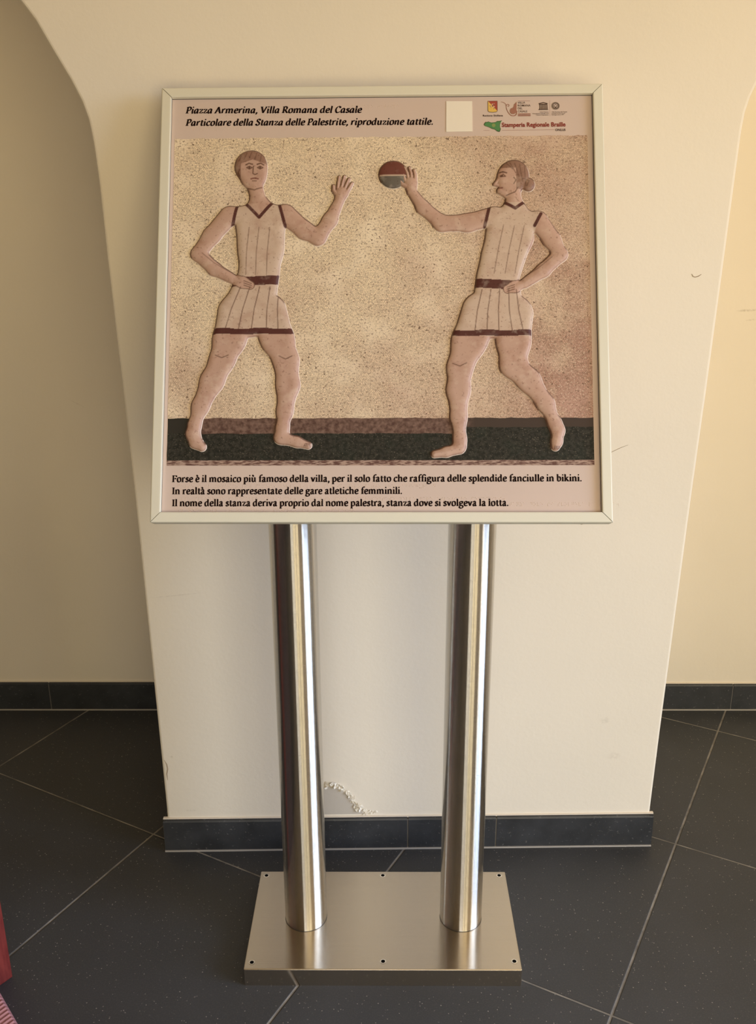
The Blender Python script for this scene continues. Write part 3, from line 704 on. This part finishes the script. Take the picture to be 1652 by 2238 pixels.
# ---- lettering: a bold book face drawn with a broad pen
NA, NB, NR = .19, .092, math.radians(22)
def half_w(nx, ny):
    c, s = math.cos(NR), math.sin(NR); return math.hypot(NA*(nx*c+ny*s), NB*(ny*c-nx*s))
def catmull(P, n=5):
    if len(P) < 3: return P
    Q = [P[0]]+list(P)+[P[-1]]; out = []
    for i in range(1, len(Q)-2):
        p0, p1, p2, p3 = Q[i-1], Q[i], Q[i+1], Q[i+2]
        for k in range(n):
            t = k/n; out.append(tuple(.5*(2*p1[j]+(p2[j]-p0[j])*t+(2*p0[j]-5*p1[j]+4*p2[j]-p3[j])*t*t+(-p0[j]+3*p1[j]-3*p2[j]+p3[j])*t**3) for j in (0, 1)))
    return out+[P[-1]]
def C(*p): return ('c', p)
def L(*p): return ('l', p)
def S(x, y, w): return ('s', (x, y, w))          # slab serif centred on x
def Dt(x, y, r=.15): return ('d', (x, y, r))
def stem(x, top, flag=True, foot=.56): return [L((x, top), (x, .02))]+([L((x-.20, top-.10), (x+.02, top-.02))] if flag else [])+([S(x, .055, foot)] if foot else [])
O_ = C((.54, .955), (.28, .86), (.18, .48), (.28, .13), (.54, .045), (.80, .13), (.90, .48), (.80, .86), (.54, .955))
G = {
 'a': (1.0, [C((.20, .74), (.30, .92), (.52, .95), (.66, .78), (.66, .30), (.74, .07), (.96, .10)), C((.66, .58), (.36, .50), (.20, .28), (.28, .07), (.46, .06), (.66, .24))]),
 'b': (1.10, [L((.26, 1.48), (.26, .10)), L((.06, 1.40), (.28, 1.46)), C((.26, .74), (.50, .93), (.80, .82), (.90, .48), (.78, .14), (.52, .045), (.26, .12))]),
 'c': (.92, [C((.80, .76), (.64, .93), (.38, .88), (.19, .55), (.22, .24), (.44, .06), (.66, .07), (.84, .20))]),
 'd': (1.16, [C((.80, .86), (.54, .94), (.27, .80), (.18, .46), (.28, .13), (.52, .05), (.80, .22)), L((.82, 1.48), (.82, .08)), L((.62, 1.40), (.84, 1.46)), L((.82, .07), (1.06, .09))]),
 'e': (.97, [L((.22, .52), (.80, .54)), C((.80, .54), (.76, .84), (.52, .955), (.28, .82), (.18, .46), (.30, .14), (.54, .05), (.74, .08), (.88, .20))]),
 'f': (.72, [C((.86, 1.36), (.72, 1.46), (.50, 1.38), (.36, 1.10), (.36, .80)), L((.36, .95), (.36, .02)), S(.38, .055, .58), S(.40, .90, .66)]),
 'g': (1.04, [C((.50, .955), (.26, .85), (.24, .58), (.50, .44), (.76, .58), (.76, .85), (.50, .955)), L((.68, .90), (1.02, .93)), C((.36, .46), (.22, .30), (.34, .14), (.70, .08), (.90, -.10), (.80, -.36), (.46, -.45), (.16, -.34), (.14, -.14), (.36, .06))]),
 'h': (1.20, [L((.26, 1.48), (.26, .02)), L((.06, 1.40), (.28, 1.46)), S(.26, .055, .50), C((.26, .70), (.46, .90), (.72, .92), (.88, .70), (.88, .40)), L((.88, .55), (.88, .02)), S(.90, .055, .46)]),
 'i': (.58, stem(.29, .95)+[Dt(.29, 1.34)]),
 'k': (1.12, [L((.26, 1.48), (.26, .02)), L((.06, 1.40), (.28, 1.46)), S(.26, .055, .50), L((.30, .42), (.80, .90)), S(.82, .90, .44), L((.46, .56), (.92, .05)), S(.96, .055, .34)]),
 'l': (.58, stem(.29, 1.48)),
 'm': (1.82, stem(.27, .95, True, .50)+[C((.27, .70), (.46, .90), (.70, .92), (.86, .70), (.86, .40)), L((.86, .55), (.86, .02)), S(.88, .055, .44), C((.86, .70), (1.06, .90), (1.30, .92), (1.46, .70), (1.46, .40)), L((1.46, .55), (1.46, .02)), S(1.48, .055, .46)]),
 'n': (1.22, stem(.27, .95, True, .50)+[C((.27, .70), (.46, .90), (.72, .92), (.89, .70), (.89, .40)), L((.89, .55), (.89, .02)), S(.91, .055, .46)]),
 'o': (1.08, [O_]),
 'p': (1.12, [L((.27, .95), (.27, -.45)), L((.07, .85), (.29, .93)), S(.28, -.445, .56), C((.27, .74), (.52, .93), (.82, .82), (.92, .48), (.80, .14), (.54, .045), (.27, .14))]),
 'r': (.84, stem(.27, .95, True, .54)+[C((.27, .62), (.42, .86), (.60, .95), (.78, .86))]),
 's': (.82, [C((.66, .76), (.50, .945), (.28, .88), (.24, .68), (.44, .52), (.64, .34), (.60, .12), (.40, .05), (.22, .10), (.14, .26))]),
 't': (.72, [C((.34, 1.22), (.34, .70), (.34, .28), (.46, .07), (.72, .12)), S(.40, .90, .66)]),
 'u': (1.20, [C((.28, .93), (.28, .55), (.30, .22), (.48, .07), (.68, .10), (.86, .30)), L((.87, .95), (.87, .07)), L((.07, .88), (.30, .93)), L((.66, .88), (.89, .93)), L((.87, .07), (1.10, .09))]),
 'v': (1.0, [L((.16, .93), (.50, .04)), L((.50, .04), (.84, .93)), S(.16, .90, .42), S(.86, .90, .36)]),
 'z': (.90, [S(.46, .89, .66), L((.74, .88), (.16, .09)), S(.46, .07, .68), L((.15, .72), (.17, .92)), L((.76, .08), (.80, .28))]),
 ',': (.50, [C((.24, .12), (.30, .02), (.24, -.16), (.12, -.28)), Dt(.24, .10, .13)]),
 '.': (.50, [Dt(.24, .10)]),
 ' ': (.48, []),
 'A': (1.38, [L((.16, .05), (.66, 1.38)), L((.64, 1.38), (1.16, .05)), S(.66, .48, .60), S(.16, .055, .46), S(1.18, .055, .52)]),
 'C': (1.22, [C((1.06, 1.12), (.84, 1.36), (.52, 1.30), (.24, .96), (.22, .50), (.46, .10), (.78, .05), (1.10, .28)), L((1.06, 1.38), (1.06, 1.04))]),
 'F': (1.08, [L((.32, 1.38), (.32, .02)), S(.32, .055, .60), S(.56, 1.36, .98), L((1.00, 1.36), (1.02, 1.08)), S(.56, .74, .50), L((.80, .60), (.80, .88))]),
 'I': (.68, [L((.34, 1.38), (.34, .02)), S(.34, .055, .60), S(.34, 1.36, .60)]),
 'P': (1.14, [L((.32, 1.38), (.32, .02)), S(.34, .055, .62), S(.30, 1.36, .56), C((.32, 1.36), (.76, 1.36), (1.00, 1.06), (.78, .68), (.34, .64))]),
 'R': (1.30, [L((.32, 1.38), (.32, .02)), S(.34, .055, .60), S(.30, 1.36, .56), C((.32, 1.36), (.76, 1.36), (.96, 1.06), (.76, .74), (.34, .70)), L((.62, .70), (1.14, .04)), S(1.20, .055, .34)]),
 'S': (1.02, [C((.84, 1.12), (.64, 1.37), (.32, 1.28), (.26, .98), (.54, .76), (.82, .48), (.74, .14), (.48, .04), (.26, .12), (.14, .36)), L((.84, 1.38), (.84, 1.06)), L((.15, .05), (.15, .36))]),
 'V': (1.36, [L((.18, 1.36), (.70, .04)), L((.68, .04), (1.18, 1.36)), S(.20, 1.36, .54), S(1.18, 1.36, .46)]),
}
for ch, b, dx in (('è', 'e', .50), ('à', 'a', .46), ('ù', 'u', .52)): G[ch] = (G[b][0], G[b][1]+[L((dx-.24, 1.46), (dx+.10, 1.16))])
ITAL = {'a': (1.10, [C((.78, .84), (.52, .94), (.26, .76), (.17, .42), (.26, .10), (.46, .07), (.66, .28), (.78, .60)), L((.80, .94), (.78, .16)), C((.78, .16), (.86, .05), (1.02, .16))]),
        'z': G['z'], 'n': (1.18, [L((.26, .95), (.24, .02)), L((.06, .86), (.28, .93)), C((.25, .56), (.46, .86), (.68, .93), (.84, .78), (.82, .30), (.88, .06), (1.06, .14))]),
        'i': (.58, [L((.28, .95), (.27, .20)), L((.08, .86), (.30, .93)), C((.27, .20), (.34, .05), (.52, .14)), Dt(.30, 1.34)]),
        'l': (.56, [L((.28, 1.48), (.26, .20)), L((.08, 1.40), (.30, 1.46)), C((.26, .20), (.34, .05), (.50, .14))]),
        'r': (.84, [L((.26, .95), (.24, .02)), L((.06, .86), (.28, .93)), C((.25, .56), (.42, .84), (.58, .95), (.76, .86))])}
def lay(text, font, alt=None):
    x = 0; items = []
    for ch in text:
        adv, st = (alt or {}).get(ch, font[ch]); items.append((x, st)); x += adv
    return items, x
def lettering(name, text, u0, u1, v0, v1, xh, m=M_INK, italic=False, z=.0003, label=None):
    items, W_ = lay(text, G, ITAL if italic else None)
    sx_ = (u1-u0)/W_; sl = .20 if italic else 0; V, F = [], []
    def add(P, w=None):
        n = len(P)
        for i, (x, y) in enumerate(P):
            a, b = P[max(0, i-1)], P[min(n-1, i+1)]; d = math.hypot(b[0]-a[0], b[1]-a[1])+1e-9
            nx, ny = -(b[1]-a[1])/d, (b[0]-a[0])/d; h = w if w else half_w(nx, ny)
            V.append((x+nx*h, y+ny*h)); V.append((x-nx*h, y-ny*h))
            if i: k = len(V)-4; F.append((k, k+1, k+3, k+2))
    for x0, st in items:
        b0 = len(V)
        for kind, P in st:
            if kind == 'c': add(catmull(list(P)))
            elif kind == 'l': add(list(P))
            elif kind == 's': add([(P[0]-P[2]/2, P[1]), (P[0]+P[2]/2, P[1])], .062)
            else:
                k = len(V); V.extend([(P[0]+P[2]*1.1*math.cos(6.2832*i/12), P[1]+P[2]*math.sin(6.2832*i/12)) for i in range(12)]); F.append(tuple(range(k, k+12)))
        for i in range(b0, len(V)): V[i] = (V[i][0]+x0, V[i][1])
    out = []
    for x, y in V:
        f = x/W_; out.append((u0+x*sx_+y*sl*xh, v0+(v1-v0)*f+y*xh, z))
    F = [f if sum((out[f[i]][0]*out[f[(i+1) % len(f)]][1]-out[f[(i+1) % len(f)]][0]*out[f[i]][1]) for i in range(len(f))) > 0 else f[::-1] for f in F]
    o = mesh(name, out, F, m, panel)
    if label: o['label'] = label
    return o
T1 = 'Piazza Armerina, Villa Romana del Casale'; T2 = 'Particolare della Stanza delle Palestrite, riproduzione tattile.'
B1 = 'Forse è il mosaico più famoso della villa, per il solo fatto che raffigura delle splendide fanciulle in bikini.'
B2 = 'In realtà sono rappresentate delle gare atletiche femminili.'
B3 = 'Il nome della stanza deriva proprio dal nome palestra, stanza dove si svolgeva la lotta.'
lettering('caption_lettering', T1, -.3665, -.0366, .7698, .7680, .0090, italic=True, label='dark italic title line')
lettering('caption_lettering', T2, -.3660, .0970, .7455, .7434, .0090, italic=True, label='dark italic subtitle line')
lettering('caption_lettering', B1, -.3745, .3590, .0734, .0744, .0086, label='first dark caption line')
lettering('caption_lettering', B2, -.3740, .0395, .0515, .0519, .0086, label='second dark caption line')
lettering('caption_lettering', B3, -.3735, .2285, .0298, .0303, .0086, label='third dark caption line')

# braille beneath and between the lines
BR = dict(zip('abcdefghijklmnopqrstuvwxyz', ['1', '12', '14', '145', '15', '124', '1245', '125', '24', '245', '13', '123', '134', '1345', '135', '1234', '12345', '1235', '234', '2345', '136', '1236', '2456', '1346', '13456', '1356']))
BR.update({'è': '2346', 'à': '12356', 'ù': '23456', ',': '2', '.': '256', ' ': ''})
def braille():
    V, F = [], []
    def dome(x, y, r=.00074, h=.0006):
        b = len(V); n = 8
        for rr, z in ((1, 0), (.72, .62)): V.extend([(x+r*rr*math.cos(6.2832*i/n), y+r*rr*math.sin(6.2832*i/n), .0001+h*z) for i in range(n)])
        V.append((x, y, .0001+h))
        for i in range(n): F.append((b+i, b+(i+1) % n, b+n+(i+1) % n, b+n+i)); F.append((b+n+i, b+n+(i+1) % n, b+2*n))
    def row(text, u, v, pitch=.0061):
        for k, ch in enumerate(text.lower()):
            for d in BR.get(ch, ''):
                q = int(d)-1; dome(u+k*pitch+(q//3)*.0025, v+.0027-(q % 3)*.0027)
    row(T1, -.338, .7630); row(T2, -.350, .7390)
    row('riproduzione tattile', -.085, .7800)
    row(B1[:76], -.362, .0655); row(B1[77:]+' '+B2, -.355, .0430); row(B3[56:], .231, .0335)
    row(B3[:52], -.360, .0225)
    return mesh('braille_dots', V, F, simple('raised_clear_dots', (.66, .54, .48), .35), panel, smooth=True)
bo = braille(); bo['kind'] = 'stuff'; bo['label'] = 'rows of tiny raised braille dots'

# plain paper sticker (its printed code is left out)
bm = bmesh.new()
pts = [(.1208, .7289), (.1694, .7291), (.1692, .7882), (.1214, .7886)]
a = [bm.verts.new((x, y, .0012)) for x, y in pts]; b_ = [bm.verts.new((x, y, .0001)) for x, y in pts]
bm.faces.new(a)
for i in range(4): bm.faces.new((a[i], b_[i], b_[(i+1) % 4], a[(i+1) % 4]))
o = frombm('paper_sticker', bm, simple('white_paper', (.83, .78, .70), .7), panel); o['label'] = 'small blank white paper sticker'
inset = [(.1226, .7436), (.1682, .7438), (.1680, .7866), (.1232, .7870)]
V = [(x, y, .00125) for x, y in inset]; c0 = (sum(x for x, _ in inset)/4, sum(y for _, y in inset)/4)
V += [(c0[0]+(x-c0[0])*.965, c0[1]+(y-c0[1])*.965, .00125) for x, y in inset]
mesh('sticker_border', V, [(i, (i+1) % 4, 4+(i+1) % 4, 4+i) for i in range(4)], simple('faint_brown_border', (.50, .36, .26), .7), o) if False else None

# small emblems and their lettering
def flat(name, polys, mats, z=.0006, label=None):
    """polys: list of (points, material index, lift)"""
    V, F, mi = [], [], []
    for P, k, dz in polys:
        if sum(P[i][0]*P[(i+1) % len(P)][1]-P[(i+1) % len(P)][0]*P[i][1] for i in range(len(P))) < 0: P = P[::-1]
        b = len(V); V += [(x, y, z+dz) for x, y in P]; F.append(tuple(range(b, b+len(P)))); mi.append(k)
    o = mesh(name, V, F, mats, panel, mi=mi)
    if label: o['label'] = label
    return o
def ribbon(P, wd):
    A, B = [], []
    for i, (x, y) in enumerate(P):
        a, b = P[max(0, i-1)], P[min(len(P)-1, i+1)]; d = math.hypot(b[0]-a[0], b[1]-a[1])+1e-9
        ww = wd(i/(len(P)-1)) if callable(wd) else wd
        A.append((x-(b[1]-a[1])/d*ww, y+(b[0]-a[0])/d*ww)); B.append((x+(b[1]-a[1])/d*ww, y-(b[0]-a[0])/d*ww))
    return [[A[i], A[i+1], B[i+1], B[i]] for i in range(len(P)-1)]
def circ(c, r, n=24, r2_=None): return [(c[0]+r*math.cos(6.2832*i/n), c[1]+(r2_ or r)*math.sin(6.2832*i/n)) for i in range(n)]
def annulus(c, r0, r1, n=28):
    q = lambda r, i: (c[0]+r*math.cos(6.2832*i/n), c[1]+r*math.sin(6.2832*i/n))
    return [[q(r1, i), q(r1, i+1), q(r0, i+1), q(r0, i)] for i in range(n)]
E_RED = simple('emblem_red', (.36, .065, .045), .5); E_YEL = simple('emblem_yellow', (.72, .48, .11), .5); E_INK = simple('emblem_brown', (.055, .025, .018), .5)
E_FLESH = simple('emblem_flesh', (.72, .46, .33), .5); E_ROSE = simple('emblem_rose', (.30, .125, .09), .5); E_GREEN = simple('emblem_green', (.075, .23, .085), .5)
E_OLIVE = simple('emblem_olive', (.22, .30, .10), .5); E_DGREEN = simple('emblem_dark_green', (.045, .09, .035), .5); E_WHITE = simple('emblem_white', (.80, .74, .66), .5)
E_LRED = simple('lettering_red', (.23, .02, .017), .5)
# regional shield: red and yellow halves with a three-legged sign
a0, a1, b0, b1 = .1984, .2164, .7668, .7885
sh = [(a0, b1), (a1, b1), (a1, b0+.002), (a1-.002, b0), ((a0+a1)/2, b0-.0009), (a0+.002, b0), (a0, b0+.002)]
q = .0006
cs = ((a0+a1)/2-.0003, .7785); legs = []
for k in range(3):
    an = math.radians(100+120*k); p0 = cs; p1 = (cs[0]+.0042*math.cos(an), cs[1]+.0042*math.sin(an)); an2 = an-1.9; p2 = (p1[0]+.0040*math.cos(an2), p1[1]+.0040*math.sin(an2)); an3 = an2+1.2; p3 = (p2[0]+.0016*math.cos(an3), p2[1]+.0016*math.sin(an3))
    legs += [(s_, 3, .0003) for s_ in ribbon([p0, p1, p2, p3], lambda t: .0010-.0005*t)]
    legs += [(s_, 0, .00035) for s_ in ribbon([(p1[0]+.0005, p1[1]-.0008), (p2[0]+.0006, p2[1]-.0004), (p3[0], p3[1]-.0006)], .0003)]
flat('regional_emblem', [(sh, 0, 0), ([(a0+q, b1-q), (a1-q, b1-q), (a1-q, b0+.0022)], 1, .0001), ([(a0+q, b1-q), (a1-q, b0+.0022), (a1-.0024, b0+q), ((a0+a1)/2, b0-.0002), (a0+.0024, b0+q), (a0+q, b0+.0024)], 2, .00015)] + legs + [(circ(cs, .0012, 10), 0, .0004)],
     [E_INK, E_RED, E_YEL, E_FLESH], label='small red and yellow shield emblem')
# vine and gourd emblem
tend = catmull([(.2226, .7864), (.2277, .7853), (.2318, .7815), (.2330, .7741), (.2354, .7672), (.2398, .7612), (.2441, .7591), (.2484, .7595), (.2512, .7625), (.2518, .7690)])
curl = catmull([(.2327, .7781), (.2339, .7812), (.2366, .7815), (.2381, .7795), (.2368, .7777), (.2356, .7789)])
pear = catmull([(.2519, .7870), (.2503, .7842), (.2474, .7814), (.2462, .7770), (.2440, .7744), (.2408, .7729), (.2394, .7685), (.2406, .7645), (.2441, .7623), (.2482, .7632), (.2510, .7671), (.2517, .7750), (.2519, .7868)])
flat('vine_emblem', [(s_, 0, 0) for s_ in ribbon(tend, lambda t: .0003+.0006*t)] + [(s_, 0, 0) for s_ in ribbon(curl, .00045)] + [(pear, 1, .0001)], [E_ROSE, simple('emblem_clay', (.33, .15, .11), .5)], label='rose vine and gourd emblem')
# sans lettering with the built-in face
def sans(name, lines, m, label=None, bold=0.0):
    bm = bmesh.new()
    for text, u0, u1, v, cap_h in lines:
        cu = bpy.data.curves.new('t', 'FONT'); cu.body = text; cu.size = 1; cu.offset = bold; cu.resolution_u = 3
        to = bpy.data.objects.new('t', cu); COL.objects.link(to); bpy.context.view_layer.update()
        me = to.to_mesh(); xs_ = [q_.co.x for q_ in me.vertices]; x0, x1 = min(xs_), max(xs_)
        k = (u1-u0)/(x1-x0); h = cap_h/.73
        vm = [bm.verts.new((u0+(q_.co.x-x0)*k, v+q_.co.y*h, .0007)) for q_ in me.vertices]
        for p in me.polygons:
            try: bm.faces.new([vm[i] for i in p.vertices])
            except ValueError: pass
        to.to_mesh_clear(); bpy.data.objects.remove(to); bpy.data.curves.remove(cu)
    bm.normal_update()
    fl = [f for f in bm.faces if f.normal.z < 0]
    if fl: bmesh.ops.reverse_faces(bm, faces=fl)
    me = bpy.data.meshes.new(name); bm.to_mesh(me); bm.free(); me.materials.append(m)
    o = link(name, me, panel)
    if label: o['label'] = label
    return o
sans('emblem_lettering', [('Regione Siciliana', .1891, .2263, .7582, .0036)], E_INK, 'dark lettering under the shield', .02)
sans('emblem_lettering', [('VILLA', .2541, .2676, .7828, .0040), ('ROMANA', .2541, .2776, .7771, .0040), ('DEL', .2541, .2628, .7716, .0040), ('CASALE', .2541, .2716, .7657, .0040)], E_INK, 'dark capitals beside the vine emblem', .006)
sans('emblem_lettering', [('United Nations', .2944, .3107, .7651, .0017), ('Educational, Scientific and', .2814, .3107, .7622, .0018), ('Cultural Organization', .2875, .3107, .7594, .0018)], E_INK, 'tiny lettering under the temple emblem', .012)
sans('emblem_lettering', [('Villa Romana del Casale', .3164, .3451, .7650, .0019), ('inscribed on the World', .3164, .3411, .7622, .0018), ('Heritage List in 1997', .3164, .3391, .7594, .0018)], E_INK, 'tiny lettering under the round emblem', .012)
sans('emblem_lettering', [('Stamperia Regionale Braille', .2240, .3418, .7375, .0086)], E_LRED, 'bold dark red lettering', .026)
sans('emblem_lettering', [('ONLUS', .3225, .3416, .7289, .0043)], E_INK, 'small dark capitals at the end of the rule', .026)
for lab, P in (('thin rule above the capitals', (.2541, .7877, .2770, .7882)), ('upper dark bar under the capitals', (.2541, .7612, .2774, .7632)), ('lower dark bar under the capitals', (.2541, .7582, .2774, .7602)),
               ('upright rule between the temple and round emblems', (.3132, .7579, .3135, .7884)), ('long thin rule under the red lettering', (.2241, .7309, .3205, .7313)), ('short thin rule left of the map', (.1897, .7309, .2012, .7313))):
    flat('emblem_rule', [([(P[0], P[1]), (P[2], P[1]), (P[2], P[3]), (P[0], P[3])], 0, 0)], [E_ROSE], label=lab)
tp = [([(.2925, .7818), (.2930, .7830), (.3012, .7852), (.3092, .7829), (.3095, .7818)], 0, 0), ([(.2955, .7818), (.3012, .7833), (.3066, .7818)], 1, .0001), ([(.2934, .7818), (.3088, .7818), (.3086, .7805), (.2936, .7805)], 0, 0),
      ([(.2916, .7701), (.3104, .7701), (.3090, .7716), (.2930, .7716)], 0, 0)]
for k in range(6):
    x = .2944+k*.0026; tp.append(([(x-.0003*(k < 1), .7716), (x+.0013+.0003*(k > 4), .7716), (x+.0013, .7806), (x, .7806)], 0, .00005))
flat('temple_emblem', tp, [E_INK, simple('emblem_ground', (.55, .43, .38), .5)], label='dark temple-shaped emblem')
cc = (.3240, .7777)
flat('round_emblem', [(s_, 1, 0) for s_ in annulus(cc, .0060, .0074)] + [(s_, 0, 0) for s_ in annulus(cc, .0046, .0056)] + [(s_, 0, 0) for s_ in ribbon([(cc[0]-.0022, cc[1]-.0048), (cc[0]+.0034, cc[1]), (cc[0], cc[1]+.0034), (cc[0]-.0034, cc[1]), (cc[0]+.0022, cc[1]-.0048)], .0005)],
     [E_INK, simple('emblem_grey', (.20, .15, .12), .5)], label='round emblem with a square inside rings')
sic = [(.1909, .7438), (.1927, .7461), (.1947, .7481), (.1960, .7469), (.1990, .7484), (.2046, .7463), (.2122, .7468), (.2154, .7492), (.2192, .7492), (.2246, .7504), (.2221, .7469), (.2205, .7413), (.2207, .7373), (.2220, .7339), (.2212, .7310), (.2198, .7280), (.2152, .7289), (.2110, .7329), (.2056, .7341), (.2002, .7372), (.1955, .7390), (.1930, .7396), (.1911, .7415)]
sc0 = (.2085, .7400)
flat('map_emblem', [(sic, 0, 0), ([(sc0[0]+(x-sc0[0])*.93, sc0[1]+(y-sc0[1])*.86) for x, y in sic], 1, .0001), (circ((.2089, .7408), .0034, 14, .0036), 2, .0002)], [E_DGREEN, E_GREEN, E_OLIVE], label='green island map emblem')

# ------------------------------------------------------------------ red wooden stand at the left edge
def red_wood():
    m, t, b = mat('red_stained_wood'); N = NT(t); v = N.obj()
    g = N.noise(N.scale(v, 30, 30, 5), 4, 4)
    N.l(N.mix(N.ramp(g, .3, .7), (.10, .011, .009), (.17, .026, .02)), b.inputs['Base Color']); b.inputs['Roughness'].default_value = .5; b.inputs['Specular IOR Level'].default_value = .3
    N.l(N.bump(g, .15, .002), b.inputs['Normal']); return m
M_RED = red_wood()
rs = bpy.data.objects.new('wooden_stand', None); COL.objects.link(rs)
CR = Vector((-.9250, -.4287, 0)); da = Vector((.60, .80, 0)); db = Vector((.657, -.754, 0)).normalized()
rs.location = CR
thing(rs, 'red-stained wooden stand on a grooved foot, cut off at the lower left', 'furniture')
def obox(name, o, a, b, la, lb, z0, z1, m, bev=.003):
    bm = bmesh.new(); box(bm, 0, 1, 0, 1, 0, 1)
    for v in bm.verts:
        x, y, z = v.co; v.co = o+a*(x*la)+b*(y*lb)+Vector((0, 0, z0+z*(z1-z0)))
    bmesh.ops.bevel(bm, geom=list(bm.edges), offset=bev, segments=2, profile=.6, affect='EDGES')
    return frombm(name, bm, m, rs)
obox('upright_board', Vector((0, 0, 0)), -da, Vector((-da.y, da.x, 0)), .16, .032, .0, 1.0, M_RED)
dfoot = Vector((.645, -.765, 0)).normalized()
bm = bmesh.new()
st = Vector((-.9525, -.4660, 0))-CR; wd_, ln_, zt = .105, .34, .046
V, F = [], []
n = 96
prof = []
for i in range(n+1):
    s = ln_*i/n; rise = .0012*(1 if i % 3 == 0 else (-1 if i % 3 == 1 else 0))
    prof.append((s, zt+rise))
A, B, C_, D_ = [], [], [], []
for s, z in prof:
    p = st+dfoot*s
    A.append(bm.verts.new(p-da*.006+Vector((0, 0, z)))); B.append(bm.verts.new(p-da*wd_+Vector((0, 0, z))))
    C_.append(bm.verts.new(p+Vector((0, 0, zt-.007)))); D_.append(bm.verts.new(p-da*wd_))
E_ = [bm.verts.new(st+dfoot*s) for s, z in prof]
for i in range(n):
    bm.faces.new((A[i], B[i], B[i+1], A[i+1])); bm.faces.new((C_[i], A[i], A[i+1], C_[i+1])); bm.faces.new((E_[i], C_[i], C_[i+1], E_[i+1])); bm.faces.new((B[i], D_[i], D_[i+1], B[i+1]))
bm.faces.new((A[0], C_[0], E_[0], D_[0], B[0])); bm.faces.new((B[n], D_[n], E_[n], C_[n], A[n]))
ft = frombm('foot', bm, simple('sheen_tinted_red_wood', (.42, .20, .22), .25), rs); ft['label'] = 'glossy grooved foot with sheen in its colour'  # pink sheen on the red wood is put into the base colour
